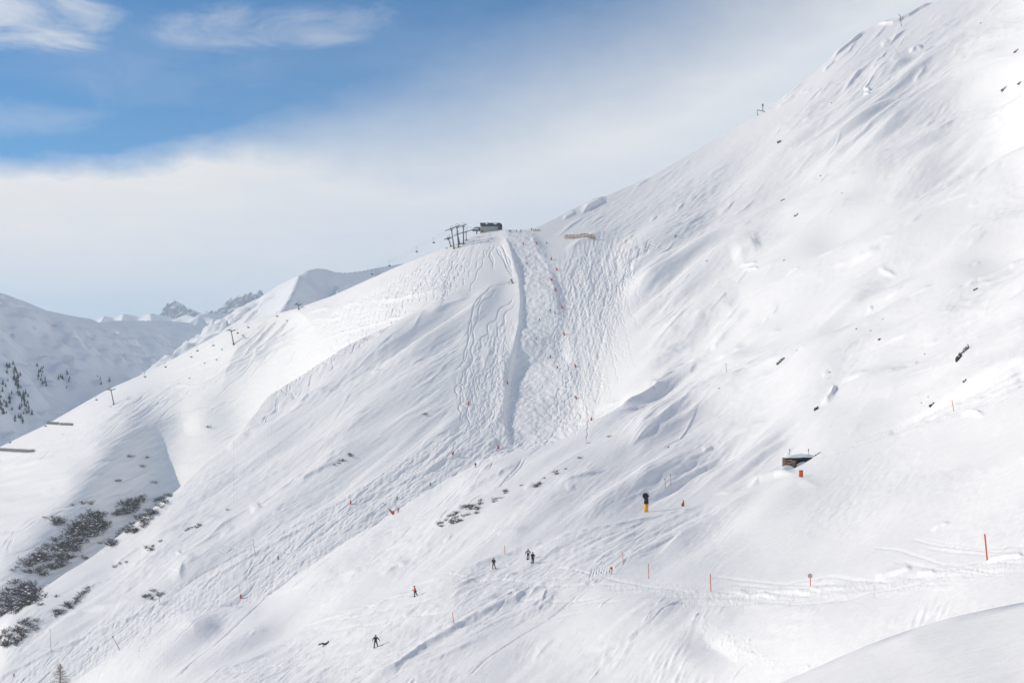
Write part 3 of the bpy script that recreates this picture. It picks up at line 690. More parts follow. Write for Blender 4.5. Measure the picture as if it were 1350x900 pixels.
def rock_snow(name, rock, lo, hi, scale):
    """snow that does not hold on steep rock"""
    m = bpy.data.materials.new(name); N, L = nodes_of(m); b = N['Principled BSDF']
    g = N.new('ShaderNodeNewGeometry'); sp = N.new('ShaderNodeSeparateXYZ'); L.new(g.outputs['Normal'], sp.inputs[0])
    tc = N.new('ShaderNodeTexCoord'); n = N.new('ShaderNodeTexNoise'); n.inputs['Scale'].default_value = scale; n.inputs['Detail'].default_value = 8; n.inputs['Roughness'].default_value = .65
    mp = N.new('ShaderNodeMapping'); mp.inputs['Scale'].default_value = (1, 1, .45); L.new(tc.outputs['Object'], mp.inputs['Vector']); L.new(mp.outputs['Vector'], n.inputs['Vector'])
    a = N.new('ShaderNodeMath'); a.operation = 'MULTIPLY_ADD'; a.inputs[1].default_value = .9; L.new(n.outputs['Fac'], a.inputs[0]); L.new(sp.outputs['Z'], a.inputs[2])
    mr = N.new('ShaderNodeMapRange'); mr.inputs['From Min'].default_value = lo; mr.inputs['From Max'].default_value = hi; L.new(a.outputs[0], mr.inputs['Value'])
    r = N.new('ShaderNodeMix'); r.data_type = 'RGBA'; r.inputs['A'].default_value = (*rock, 1); r.inputs['B'].default_value = (.84, .86, .89, 1)
    L.new(mr.outputs['Result'], r.inputs['Factor']); L.new(r.outputs['Result'], b.inputs['Base Color'])
    b.inputs['Roughness'].default_value = .8; b.inputs['Specular IOR Level'].default_value = .1
    return m


# ================================================================ the far mountains
def fbm2(shape, cell, seed, beta=2.0, lo=60, hi=900, ridged=False):
    r = np.random.default_rng(seed).standard_normal(shape)
    a = np.fft.fftfreq(shape[0], cell)[:, None]; b = np.fft.rfftfreq(shape[1], cell)[None]
    k = np.hypot(a, b); k[0, 0] = 1
    w = k ** (-beta / 2 - .5) * (k > 1 / hi) * (k < 1 / lo)
    o = np.fft.irfft2(np.fft.rfft2(r) * w, shape); o /= o.std()
    return 1 - 2 * np.abs(o) if ridged else o


def mountain(name, ridges, cell, rough, seed, m, lo=40, gully=0.0, base=-430.0, jag=0.0):
    base = float(base)
    segs = []
    for pts, k in ridges:
        p = [V(*q) for q in pts]
        segs += [(a, b, k) for a, b in zip(p[:-1], p[1:])]
    allp = [q for s in segs for q in s[:2]]
    ext = max((p.z - base) / min(s[2] for s in segs) for p in allp) * .8
    x0, x1 = min(p.x for p in allp) - ext, max(p.x for p in allp) + ext
    y0, y1 = min(p.y for p in allp) - ext, max(p.y for p in allp) + ext * .6
    xs, ys = np.arange(x0, x1, cell), np.arange(y0, y1, cell)
    gx, gy = np.meshgrid(xs, ys)
    h = np.full(gx.shape, base - 50.0); dist = np.full(gx.shape, 1e9); along = np.zeros(gx.shape)
    acc = 0
    warp = fbm2(gx.shape, cell, seed + 50, 2.0, 120, 1500) * 16
    for a, b, k in segs:
        d = b - a; l = math.hypot(d.x, d.y) + 1e-6
        t = np.clip(((gx - a.x) * d.x + (gy - a.y) * d.y) / l ** 2, 0, 1)
        r = np.hypot(gx - a.x - t * d.x, gy - a.y - t * d.y)
        z = a.z + t * d.z - k * r - .0
        u = z > h
        h[u] = z[u]; dist[u] = r[u]; along[u] = (acc + t * l)[u]
        acc += l
    f = np.clip(dist / 130, 0, 1)
    h += f * rough * fbm2(gx.shape, cell, seed, 1.8, lo, 900) + jag * fbm2(gx.shape, cell, seed + 3, 1.2, lo, 260)
    if gully:
        ph = along + warp * 4
        h += gully * f * (np.abs(np.sin(ph / 95.0)) + .6 * np.abs(np.sin(ph / 41.0 + 1)) - .8)
    h = np.maximum(h, base)
    o = grid_mesh(name, gx, gy, h)
    o['kind'] = 'structure'
    o.data.materials.append(m)
    return o


M_FAR = rock_snow('snowy_mountainside', (.10, .11, .13), .60, .80, .03)
M_CRAG = rock_snow('craggy_rock', (.10, .11, .13), .95, 1.25, .02)
mountain('mountain_ridge', [
    ([(-420, 250, 1900), (-200, 318, 2200), (-100, 352, 2400), (0, 385, 2750), (30, 396, 2900), (60, 408, 3050), (90, 415, 3200), (120, 420, 3350), (127, 425, 3420), (150, 422, 3520), (190, 422, 3680),
      (215, 422, 3800), (250, 425, 4000), (264, 414, 4080), (300, 412, 4300), (360, 420, 4600)], .6),
    ([(183, 421, 3650), (172, 440, 3500), (150, 470, 3330), (128, 510, 3150), (105, 545, 3000)], .62),
    ([(250, 425, 4000), (232, 455, 3800), (205, 500, 3560), (180, 540, 3400)], .62),
    ([(75, 411, 3120), (80, 450, 2930), (92, 500, 2760), (100, 550, 2650)], .62),
    ([(20, 392, 2850), (30, 440, 2650), (40, 500, 2480), (45, 560, 2380)], .62),
    ([(264, 414, 4080), (252, 440, 3900), (240, 470, 3760)], .62)], 5.5, 12.0, 5, M_FAR, lo=14, gully=18.0)
mountain('snowy_peak', [
    ([(270, 440, 2420), (300, 421, 2350), (330, 403, 2280), (352, 386, 2240), (370, 374, 2200), (395, 362, 2140), (405, 356, 2150), (418, 353, 2170), (432, 355, 2200), (440, 358, 2260), (455, 359, 2340), (475, 357, 2460), (500, 352, 2600),
      (530, 347, 2780), (560, 350, 2900), (640, 350, 3200)], .8),
    ([(395, 362, 2140), (389, 378, 2010), (380, 396, 1900), (366, 416, 1790), (350, 440, 1690)], .85),
    ([(440, 358, 2260), (446, 380, 2130), (444, 410, 2010)], .85), ([(500, 352, 2600), (500, 370, 2450), (490, 395, 2300)], .85),
    ([(352, 386, 2240), (340, 404, 2120), (322, 425, 2010)], .8)], 4.0, 11, 9, M_FAR, lo=10, gully=10)
mountain('distant_ridge', [
    ([(90, 425, 6600), (122, 421, 6400), (138, 416, 6400), (150, 418, 6400), (163, 413, 6400), (172, 414, 6400), (184, 417, 6400), (198, 412, 6400), (212, 415, 6400), (232, 420, 6400), (246, 414, 6300), (262, 420, 6200), (290, 425, 6200)], .7),
    ([(163, 413, 6400), (160, 425, 6000)], .8), ([(138, 416, 6400), (132, 426, 6050)], .8), ([(198, 412, 6400), (200, 424, 6000)], .8)], 8.0, 12, 14, M_FAR, lo=24, gully=12, base=100)
mountain('rocky_peaks', [
    ([(195, 425, 8300), (214, 410, 8200), (221, 406, 8200), (227, 401, 8200), (232, 399, 8200), (237, 401, 8200), (246, 405, 8200), (255, 409, 8200), (268, 412, 8200), (285, 408, 8200), (297, 402, 8200), (302, 397, 8200), (310, 394, 8200), (318, 388, 8200), (323, 386, 8200),
      (328, 389, 8200), (332, 386, 8200), (337, 388, 8200), (341, 384, 8200), (346, 390, 8200), (360, 400, 8200), (400, 410, 8300)], 1.1)], 6.0, 26, 21, M_CRAG, lo=16, gully=22, base=150, jag=9)

vf = bpy.data.meshes.new('valley_floor')
vf.from_pydata([(-9000, -400, -432), (4500, -400, -432), (4500, 11000, -432), (-9000, 11000, -432)], [], [(0, 1, 2, 3)])
vfo = bpy.data.objects.new('valley_ground', vf); COL.objects.link(vfo); vfo['kind'] = 'structure'; vf.materials.append(SNOW)

# ================================================================ air
hz = bpy.data.meshes.new('haze')
bm = bmesh.new(); bmesh.ops.create_cube(bm, size=1.0)
for v in bm.verts:
    v.co = Vector((-9300 if v.co.x < 0 else 4800, -700 if v.co.y < 0 else 11400, -434 if v.co.z < 0 else 500))
bm.to_mesh(hz); bm.free()
hzo = bpy.data.objects.new('haze', hz); COL.objects.link(hzo); hzo['kind'] = 'stuff'
hm = bpy.data.materials.new('mountain_air'); N, L = nodes_of(hm)
for n in list(N):
    if n.type == 'BSDF_PRINCIPLED':
        N.remove(n)
pv = N.new('ShaderNodeVolumePrincipled'); pv.inputs['Color'].default_value = (.76, .88, 1.0, 1); pv.inputs['Density'].default_value = HAZE; pv.inputs['Anisotropy'].default_value = .1
L.new(pv.outputs[0], N['Material Output'].inputs['Volume'])
hz.materials.append(hm)

# ================================================================ sun, sky and clouds
EL, AZ = math.radians(23.5), math.radians(-77)          # sun to the left, a little beyond the slope
sdir = Vector((math.sin(AZ) * math.cos(EL), math.cos(AZ) * math.cos(EL), math.sin(EL)))
sl = bpy.data.lights.new('sun', 'SUN'); sl.energy = SUN; sl.angle = math.radians(.53); sl.color = (1, .88, .72)
so = bpy.data.objects.new('sun', sl); COL.objects.link(so); so.rotation_euler = (-sdir).to_track_quat('-Z', 'Y').to_euler()

w = bpy.data.worlds.new('World'); S.world = w; w.use_nodes = True
N, L = w.node_tree.nodes, w.node_tree.links
for n in list(N):
    N.remove(n)


def M(op, a, b=None, c=None):
    n = N.new('ShaderNodeMath'); n.operation = op
    for i, v in enumerate((a, b, c)):
        if v is None:
            continue
        if isinstance(v, (int, float)):
            n.inputs[i].default_value = v
        else:
            L.new(v, n.inputs[i])
    return n.outputs[0]


def ramp(x, a, b, c=0.0, d=1.0):
    n = N.new('ShaderNodeMapRange'); n.interpolation_type = 'SMOOTHSTEP'
    L.new(x, n.inputs['Value'])
    for k, v in zip(('From Min', 'From Max', 'To Min', 'To Max'), (a, b, c, d)):
        n.inputs[k].default_value = v
    return n.outputs['Result']


tc = N.new('ShaderNodeTexCoord'); sp = N.new('ShaderNodeSeparateXYZ'); L.new(tc.outputs['Generated'], sp.inputs[0])
az = M('ARCTAN2', sp.outputs['X'], sp.outputs['Y']); el = M('ARCSINE', sp.outputs['Z'])


def noise(sx, sy, scale, detail, rough=.55, off=0.0, dist=0.0):
    c = N.new('ShaderNodeCombineXYZ'); L.new(M('MULTIPLY', az, sx), c.inputs[0]); L.new(M('MULTIPLY', el, sy), c.inputs[1]); c.inputs[2].default_value = off
    n = N.new('ShaderNodeTexNoise'); n.inputs['Scale'].default_value = scale; n.inputs['Detail'].default_value = detail; n.inputs['Roughness'].default_value = rough; n.inputs['Distortion'].default_value = dist
    L.new(c.outputs[0], n.inputs['Vector'])
    return n.outputs['Fac']


sky_t = N.new('ShaderNodeTexSky'); sky_t.sky_type = 'NISHITA'; sky_t.sun_disc = False; sky_t.sun_elevation = EL; sky_t.sun_rotation = AZ % (2 * math.pi)
sky_t.altitude = 2100; sky_t.air_density = 1.0; sky_t.dust_density = .6; sky_t.ozone_density = 1.6
azc = M('MINIMUM', M('MAXIMUM', az, -.7), .75)
edge_el = M('ADD', M('MULTIPLY_ADD', M('MULTIPLY', azc, azc), .33, .2175), M('MULTIPLY', azc, .31))
wob = M('ADD', M('MULTIPLY', M('SUBTRACT', noise(1, 2.2, 7, 6, .6), .5), .042), M('MULTIPLY', M('SUBTRACT', noise(1, 1.6, 34, 5, .6, 3.0), .5), .012))
below = M('SUBTRACT', M('ADD', edge_el, wob), el)       # > 0 inside the cloud bank
soft = ramp(azc, -.24, -.02, .02, .12)
bank = M('POWER', M('MINIMUM', M('MAXIMUM', M('DIVIDE', M('ADD', below, M('MULTIPLY', soft, .45)), soft), 0.0), 1.0), 1.25)
veil = M('MULTIPLY', ramp(below, -.11, 0.0), M('MULTIPLY', ramp(azc, -.36, .1, .0, .22), ramp(noise(1, 3.2, 6, 5, .6, 7.0), .3, .75)))
lowgap = M('MULTIPLY', ramp(el, .098, .03), M('MULTIPLY', ramp(azc, -.02, -.3), ramp(noise(1, 7, 4, 4, .5, 12.0), .75, .35, .05, .42)))
bank = M('MULTIPLY', bank, M('SUBTRACT', 1.0, lowgap))


def wisp(a0, e0, sa, se, k, off, tilt=0.0):
    da = M('DIVIDE', M('SUBTRACT', az, a0), sa); de = M('DIVIDE', M('SUBTRACT', M('SUBTRACT', el, e0), M('MULTIPLY', M('SUBTRACT', az, a0), tilt)), se)
    g = M('SUBTRACT', 1.0, M('ADD', M('MULTIPLY', da, da), M('MULTIPLY', de, de)))
    nn = M('ADD', M('MULTIPLY', g, .75), M('MULTIPLY', M('SUBTRACT', noise(1, 2.6, 16, 7, .62, off, .6), .5), 2.9))
    return M('MULTIPLY', ramp(nn, -.35, 1.25), k)


fill_cover = M('MAXIMUM', ramp(M('ABSOLUTE', az), .62, 1.1), ramp(el, .5, .8))  # unseen clouds overhead, beside and behind, added to lift the fill light
bank = M('MAXIMUM', bank, M('MULTIPLY', fill_cover, ramp(noise(1, 1.5, 2.2, 5, .55, 90), .25, .6, .02, .22)))
ws = [wisp(-.338, .247, .066, .022, .72, 20, .0), wisp(-.166, .25, .08, .015, .42, 31, .06), wisp(-.335, .182, .06, .012, .22, 42), wisp(-.26, .224, .1, .03, .12, 55), wisp(.35, .42, .5, .06, .5, 60)]
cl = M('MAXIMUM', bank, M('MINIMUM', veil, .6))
for q in ws:
    cl = M('SUBTRACT', 1.0, M('MULTIPLY', M('SUBTRACT', 1.0, cl), M('SUBTRACT', 1.0, q)))
cl = M('MULTIPLY', cl, ramp(el, -.02, .02))
shade = M('ADD', M('MULTIPLY', noise(1, 5, 4, 6, .6, 70), .7), M('MULTIPLY', ramp(below, .0, .12), .35))
cc = N.new('ShaderNodeMix'); cc.data_type = 'RGBA'
cc.inputs['A'].default_value = (CLOUD * 1.04, CLOUD * 1.01, CLOUD * .97, 1); cc.inputs['B'].default_value = (CLOUD * .76, CLOUD * .83, CLOUD * .93, 1)
L.new(ramp(shade, .1, .85), cc.inputs['Factor'])
sc_ = N.new('ShaderNodeMix'); sc_.data_type = 'RGBA'; sc_.blend_type = 'MULTIPLY'; sc_.inputs['Factor'].default_value = 1.0; L.new(sky_t.outputs[0], sc_.inputs['A']); sc_.inputs['B'].default_value = SKYTINT
mx = N.new('ShaderNodeMix'); mx.data_type = 'RGBA'
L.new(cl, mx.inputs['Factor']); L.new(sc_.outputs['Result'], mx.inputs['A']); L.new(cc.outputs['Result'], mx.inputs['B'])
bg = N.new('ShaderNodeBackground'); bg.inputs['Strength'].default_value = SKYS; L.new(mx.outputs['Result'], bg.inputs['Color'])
out = N.new('ShaderNodeOutputWorld'); L.new(bg.outputs[0], out.inputs['Surface'])

# ================================================================ camera and picture
cd = bpy.data.cameras.new('camera'); cam = bpy.data.objects.new('camera', cd); COL.objects.link(cam)
cam.location = (0, 0, 0); cam.rotation_euler = (math.radians(90), 0, 0)
cd.lens = 50.0; cd.sensor_width = 36.0; cd.sensor_fit = 'HORIZONTAL'; cd.shift_y = (HZ - 450.0) / 1350.0
cd.clip_start = .5; cd.clip_end = 30000
S.camera = cam
S.view_settings.view_transform = 'Standard'; S.view_settings.look = 'None'; S.view_settings.gamma = 1.0; S.view_settings.exposure = EXPO
S.cycles.max_bounces = 6; S.cycles.diffuse_bounces = 4; S.cycles.volume_bounces = 1; S.cycles.glossy_bounces = 2; S.cycles.transparent_max_bounces = 8
S.cycles.use_denoising = True; S.cycles.denoiser = 'OPENIMAGEDENOISE'; S.cycles.denoising_input_passes = 'RGB_ALBEDO_NORMAL'

# ================================================================ things
def empty(name, loc, label, cat, group=None, rz=0.0):
    o = bpy.data.objects.new(name, None); COL.objects.link(o)
    o.location = loc; o.rotation_euler = (0, 0, rz); o.empty_display_size = .3
    o['label'] = label; o['category'] = cat
    if group:
        o['group'] = group
    return o


def tag(o, label, cat, group=None):
    o['label'] = label; o['category'] = cat
    if group:
        o['group'] = group
    return o


def link(name, bm, mats, parent=None, smooth=False):
    me = bpy.data.meshes.new(name); bm.to_mesh(me); bm.free()
    for m in (mats if isinstance(mats, (list, tuple)) else [mats]):
        me.materials.append(m)
    if smooth:
        me.polygons.foreach_set('use_smooth', np.ones(len(me.polygons), bool))
    o = bpy.data.objects.new(name, me); COL.objects.link(o)
    if parent is not None:
        o.parent = parent
    return o


def box(bm, c, s, rot=None, mi=0, bev=0.0):
    r = bmesh.ops.create_cube(bm, size=1.0); vs = r['verts']
    for v in vs:
        v.co = Vector((v.co.x * s[0], v.co.y * s[1], v.co.z * s[2]))
        if rot is not None:
            v.co = rot @ v.co
        v.co += Vector(c)
    fs = list({f for v in vs for f in v.link_faces})
    if bev:
        g = bmesh.ops.bevel(bm, geom=list({e for f in fs for e in f.edges}), offset=bev, segments=1, affect='EDGES')
        fs = g['faces'] + [f for f in fs if f.is_valid]
    for f in fs:
        if f.is_valid:
            f.material_index = mi
    return vs


def cyl(bm, a, b, r0, r1=None, n=8, mi=0, caps=True):
    a, b = Vector(a), Vector(b); r1 = r0 if r1 is None else r1
    d = (b - a); q = d.to_track_quat('Z', 'Y')
    ring = []
    for p, r in ((a, r0), (b, r1)):
        ring.append([bm.verts.new(p + q @ Vector((r * math.cos(t * 2 * math.pi / n), r * math.sin(t * 2 * math.pi / n), 0))) for t in range(n)])
    for i in range(n):
        f = bm.faces.new((ring[0][i], ring[0][(i + 1) % n], ring[1][(i + 1) % n], ring[1][i])); f.material_index = mi; f.smooth = True
    if caps:
        bm.faces.new(ring[0][::-1]).material_index = mi; bm.faces.new(ring[1]).material_index = mi


def tube(bm, pts, r, n=6, mi=0):
    for a, b in zip(pts[:-1], pts[1:]):
        cyl(bm, a, b, r, n=n, mi=mi)


def ball(bm, c, s, sub=2, mi=0, jit=0.0, rnd=random):
    r = bmesh.ops.create_icosphere(bm, subdivisions=sub, radius=1.0)
    for v in r['verts']:
        k = 1 + (rnd.uniform(-jit, jit) if jit else 0)
        v.co = Vector((v.co.x * s[0] * k, v.co.y * s[1] * k, v.co.z * s[2] * k)) + Vector(c)
        for f in v.link_faces:
            f.material_index = mi; f.smooth = not jit


def NEW():
    return bmesh.new()


def dup(root, loc, rz=0.0, label=None, group=None, s=1.0, swap=None):
    """a copy of a thing with copies of its parts and sub-parts; swap maps a material to another for this copy"""
    def cp(o):
        c = o.copy(); COL.objects.link(c)
        if swap and o.type == 'MESH':
            for i, sl in enumerate(o.material_slots):
                if sl.material and sl.material.name in swap:
                    c.material_slots[i].link = 'OBJECT'; c.material_slots[i].material = swap[sl.material.name]
        return c
    r = cp(root); r.location = loc; r.rotation_euler = (0, 0, rz); r.scale = (s, s, s)
    if label:
        r['label'] = label
    if group:
        r['group'] = group
    for ch in list(root.children):
        c = cp(ch); c.parent = r
        for g in list(ch.children):
            d = cp(g); d.parent = c
    return r


def pxm(d):
    return d / F           # metres per photo pixel at forward distance d


m_steel = mat('galvanised_steel', (.16, .165, .175), .5, .3, 3, .0)
m_dsteel = mat('dark_steel', (.07, .075, .085), .5, .3, 3)
m_roof = mat('dark_roofing', (.018, .024, .035), .45, .4, 1.5)
m_glass = mat('dark_glazing', (.02, .035, .055), .12, .3, 1, spec=.6)
m_conc = mat('pale_concrete', (.42, .42, .41), .85, .25, 1.2)
m_wood = mat('weathered_timber', (.20, .115, .06), .85, .5, 2.5, slot2=(.07, .04, .022))
m_wood2 = mat('pale_timber', (.46, .33, .22), .85, .4, 2.0, slot2=(.26, .18, .12))
m_dark = mat('dark_void', (.012, .011, .011), .9, .3, 2)
m_stone = mat('brown_rock', (.11, .085, .055), .95, .5, 1.8, slot2=(.025, .022, .02))
m_greystone = mat('grey_rock', (.24, .235, .225), .95, .5, 1.5, slot2=(.07, .068, .066))
m_orange = mat('orange_paint', (.80, .13, .03), .5, .15, 3)
m_red = mat('red_padding', (.60, .10, .05), .7, .2, 3)
m_redp = mat('faded_red_paint', (.72, .14, .09), .55, .2, 3)
m_yellow = mat('yellow_padding', (.86, .43, .012), .55, .12, 2)
m_black = mat('black_padding', (.012, .012, .013), .6, .3, 3)
m_white = mat('white_enamel', (.78, .78, .77), .4, .06, 3)
m_twig = mat('bare_twigs', (.17, .14, .125), .9, .45, 3, slot2=(.085, .072, .066))
m_larch = mat('larch_twigs', (.34, .25, .20), .9, .4, 2, slot2=(.18, .135, .11))
m_bark = mat('bark', (.12, .085, .065), .95, .4, 4)
m_needle = mat('conifer_needles', (.022, .034, .026), .9, .4, 3)
m_skin = mat('skin', (.52, .32, .24), .55, .1, 8)
m_maroon_ = mat('dull_red_paint', (.22, .06, .05), .6, .2, 3)
m_tan = mat('tan_board', (.42, .33, .23), .8, .3, 2)

# ---------------------------------------------------------------- lift towers by the top station
def mast(name, base, h, lean, arm, label, group, along, trains=(-1, 1), r=.42, tl=4.6):
    """a lift tower: tapered mast, cross-arm, sheave trains, work frame on top"""
    t = empty(name, base, label, 'lift tower', group)
    top = Vector((lean[0], lean[1], h))
    b = NEW(); cyl(b, (0, 0, -1.2), top, r, r * .72, 12); box(b, (0, 0, -.2), (1.9, 1.9, .7), bev=.1); link('mast', b, m_steel, t, True)
    al = Vector(along).normalized(); ac = Vector((al.y, -al.x, 0)).normalized()
    b = NEW(); hw = arm / 2
    cyl(b, top - ac * hw, top + ac * hw, .24, n=8); cyl(b, top + Vector((0, 0, -1.1)), top - ac * hw * .7, .1); cyl(b, top + Vector((0, 0, -1.1)), top + ac * hw * .7, .1)
    link('crossarm', b, m_steel, t)
    for s in trains:
        c = top + ac * (hw - .1) * s + Vector((0, 0, .05))
        b = NEW(); cyl(b, c - al * tl / 2, c + al * tl / 2, .17, n=6)
        cyl(b, c - al * tl / 2 + Vector((0, 0, .42)), c + al * tl / 2 + Vector((0, 0, .42)), .06, n=5)
        tr = link('sheave_train', b, m_dsteel, t)
        b = NEW()
        for k in range(7):
            p = c + al * (-tl / 2 + .3 + k * (tl - .6) / 6) + Vector((0, 0, .18))
            cyl(b, p - ac * .09, p + ac * .09, .27, n=10)
        link('sheave', b, m_dsteel, tr)
    b = NEW()
    for s in (-1, 1):
        cyl(b, top + al * .9 * s, top + al * .9 * s + Vector((0, 0, 2.2)), .06, n=5)
    cyl(b, top + al * -1.5 + Vector((0, 0, 2.2)), top + al * 1.5 + Vector((0, 0, 2.2)), .07, n=5)
    cyl(b, top + al * -1.3 + Vector((0, 0, 1.1)), top + al * 1.3 + Vector((0, 0, 1.1)), .04, n=5)
    link('work_frame', b, m_dsteel, t)
    b = NEW()
    for s in (-.22, .22):
        cyl(b, Vector((s, -r - .15, .5)), top + Vector((s, -r * .7 - .15, -.3)), .035, n=4)
    for k in range(int(h / .5)):
        f = (k + 1) * .5 / h; p = top * f + Vector((0, -r - .15, 0)); cyl(b, p + Vector((-.22, 0, 0)), p + Vector((.22, 0, 0)), .025, n=4)
    link('ladder', b, m_dsteel, t)
    return t, Vector(base) + top


TG = 'lift towers on the ridge'
tops = {}
B1, B2 = at(308.5, 453), at(150.5, 532)
BS = at(605, 326)
lift_dir = (BS - B1); lift_dir.z *= .8
def mast_at(bx_, by_, tx_, ty_, arm, label, trains=(-1, 1), r=.42, tl=4.6, dd=0.0):
    p = at(bx_, by_); p = V(bx_, by_, p.y + dd) if dd else p
    m = pxm(p.y)
    h = (by_ - ty_) * m; lx = (tx_ - bx_) * m
    return mast('lift_tower', p, h, (lx, 0), arm, label, TG, lift_dir, trains, r, tl)


T = {}
T['n1'] = mast_at(598.9, 327.3, 595.2, 302.6, 3.2, 'front left mast of the cluster of grey lift towers beside the summit station', (1,), .44, 8.0)
T['n2'] = mast_at(605.0, 325.6, 602.4, 299.8, 3.2, 'middle mast of the front row in the tower cluster beside the summit station', (1,), .44, 8.0)
T['n3'] = mast_at(611.2, 321.6, 610.8, 298.6, 3.2, 'front right mast of the tower cluster, nearest the summit station', (1,), .44, 8.0)
T['f1'] = mast_at(595.3, 324.5, 591.2, 314.6, 2.6, 'short leaning mast at the left end of the tower cluster by the summit station', (-1, 1), .34, 5.2)
T['f2'] = mast_at(606.5, 321.5, 603.4, 308.6, 2.4, 'low back mast half hidden between the front towers of the cluster', (-1,), .3, 8.0)
T['f3'] = mast_at(614.8, 316.5, 614.4, 305.4, 2.4, 'thin back mast at the right end of the tower cluster, below the station canopy', (-1,), .26, 8.0)
T['a'] = mast_at(308.5, 453.5, 304.6, 435.5, 5.4, 'lone T-shaped lift tower higher on the left ridge, above the deep furrows', (-1, 1), .42, 4.0)
T['b'] = mast_at(150.5, 532.5, 146.2, 513.5, 5.4, 'lone T-shaped lift tower lower on the left ridge, near the snow fences', (-1, 1), .42, 4.0)
T['c'] = mast_at(394.5, 407, 393.2, 401.5, 4.2, 'small distant lift tower on the skyline where the peak meets the ridge', (-1, 1), .3, 3.0)

# the cable and its chairs
al = Vector((lift_dir.x, lift_dir.y, 0)).normalized(); ac = Vector((al.y, -al.x, 0))
def offs(t, s, k=2.6):
    return T[t][1] + ac * k * s + Vector((0, 0, .4))


start_pt = T['b'][1] + (T['b'][1] - T['a'][1]) * .95
rows = {}
for s in (-1, 1):
    key = [start_pt + ac * 2.6 * s, offs('b', s), offs('a', s), offs('c', s), offs('n1', s, 1.5), offs('n3', s, 1.5), at(632, 309) + Vector((0, 0, 3.6)) + ac * 1.5 * s]
    line_pts = []
    for a, b in zip(key[:-1], key[1:]):
        L_ = (b - a).length; n = max(2, int(L_ / 8))
        for k in range(n):
            f = k / n
            line_pts.append(a.lerp(b, f) - Vector((0, 0, 4 * f * (1 - f) * L_ * .012)))
    line_pts.append(key[-1]); rows[s] = line_pts
    b = NEW(); o0 = line_pts[0]; tube(b, [p - o0 for p in line_pts], .026, 4)
    c = link('lift_cable', b, m_dsteel); c.location = o0
    tag(c, 'haul rope of the chairlift on the %s side of the ridge towers' % ('near' if s == 1 else 'far'), 'cable')


def chair_proto(loc):
    t = empty('lift_chair', loc, '', 'chairlift chair', 'chairs hanging from the lift')
    b = NEW(); tube(b, [(0, 0, 0), (0, 0, -.5), (.35, 0, -.9), (.35, 0, -2.6), (0, 0, -2.9)], .05, 6); box(b, (0, 0, .02), (.5, .16, .22)); link('hanger', b, m_dsteel, t)
    b = NEW(); box(b, (0, .1, -3.45), (2.0, .55, .14), bev=.04); link('seat', b, m_maroon_, t)
    b = NEW(); box(b, (0, .42, -3.05), (2.0, .12, .75), Matrix.Rotation(-.2, 3, 'X'), bev=.04); link('backrest', b, m_dsteel, t)
    b = NEW(); tube(b, [(-1.0, .3, -2.9), (-1.0, -.45, -3.1), (1.0, -.45, -3.1), (1.0, .3, -2.9)], .035, 5); tube(b, [(-1.0, .4, -2.9), (1.0, .4, -2.9)], .05, 5); link('safety_bar', b, m_dsteel, t)
    return t


chairs = [(13, 'lowest chairlift chair at the left edge, below the lower snow fence'), (60, 'chairlift chair hanging just under the upper snow fence'), (127, 'chairlift chair just left of the lower ridge tower'),
          (191, 'chairlift chair between the two ridge towers, nearest the lower one'), (218, 'middle chairlift chair between the two ridge towers'), (260, 'chairlift chair between the two ridge towers, nearest the upper one'),
          (327, 'first chairlift chair uphill of the upper ridge tower'), (365, 'chairlift chair above the deep furrows on the ridge'), (490, 'chairlift chair on the skyline above the trough, lower of the climbing four'),
          (513, 'chairlift chair on the skyline, second of the climbing four'), (549, 'chairlift chair against the cloud, third of the climbing four'), (571.5, 'chairlift chair against the cloud, nearest the tower cluster')]
far = [(252, 'far-side chairlift chair left of the upper ridge tower'), (281, 'far-side chairlift chair on the ridge line by the upper tower'), (313, 'far-side chairlift chair just past the upper ridge tower')]
chair0 = None
for s, lst in ((1, chairs), (-1, far)):
    pr = [(CX + p.x / p.y * F, p) for p in rows[s]]
    for px_, lab in lst:
        for (xa, pa), (xb, pb) in zip(pr[:-1], pr[1:]):
            if xa <= px_ <= xb:
                loc = pa.lerp(pb, (px_ - xa) / max(xb - xa, 1e-6)); break
        else:
            loc = pr[0][1] if px_ < pr[0][0] else pr[-1][1]
        g = ground_z(loc.x, loc.y)
        yaw = math.atan2(al.y, al.x) - math.pi / 2
        if chair0 is None:
            chair0 = chair_proto(loc); chair0.rotation_euler = (0, 0, yaw); chair0['label'] = lab
        else:
            dup(chair0, loc, yaw, lab)

# ---------------------------------------------------------------- top station
P = at(648, 305.5); sm_ = pxm(P.y); YS = P.y + 6
st = empty('lift_station', V(648, 305, YS), 'dark-roofed chairlift summit station with a canopy, at the top of the mogul piste', 'lift station')
def sx(px_): return (px_ - 648) * pxm(YS)
def sz(py_): return (305 - py_) * pxm(YS)
b = NEW(); box(b, (sx(646.5), 0, sz(303.2)), (sx(660) - sx(633.5), 8.5, sz(299) - sz(307.5)), bev=.1); link('wall', b, m_conc, st)
b = NEW()
x0, x1, zb, zt = sx(634), sx(662), sz(299.4), sz(294.9)
prof = [(x0 + .2, zb), (x1 + .1, zb), (x1 - .1, zt - .9), (x1 - 1.4, zt), (x0 - .3, zt), (x0 - .5, zt - .7), (x0 + .5, zt - 1.1)]
fr = [[b.verts.new((x, y, z)) for x, z in prof] for y in (-4.6, 4.6)]
b.faces.new(fr[0]); b.faces.new(fr[1][::-1])
for i in range(len(prof)):
    j = (i + 1) % len(prof); b.faces.new((fr[0][i], fr[1][i], fr[1][j], fr[0][j]))
bmesh.ops.recalc_face_normals(b, faces=b.faces)
rf = link('roof', b, m_roof, st)
b = NEW()
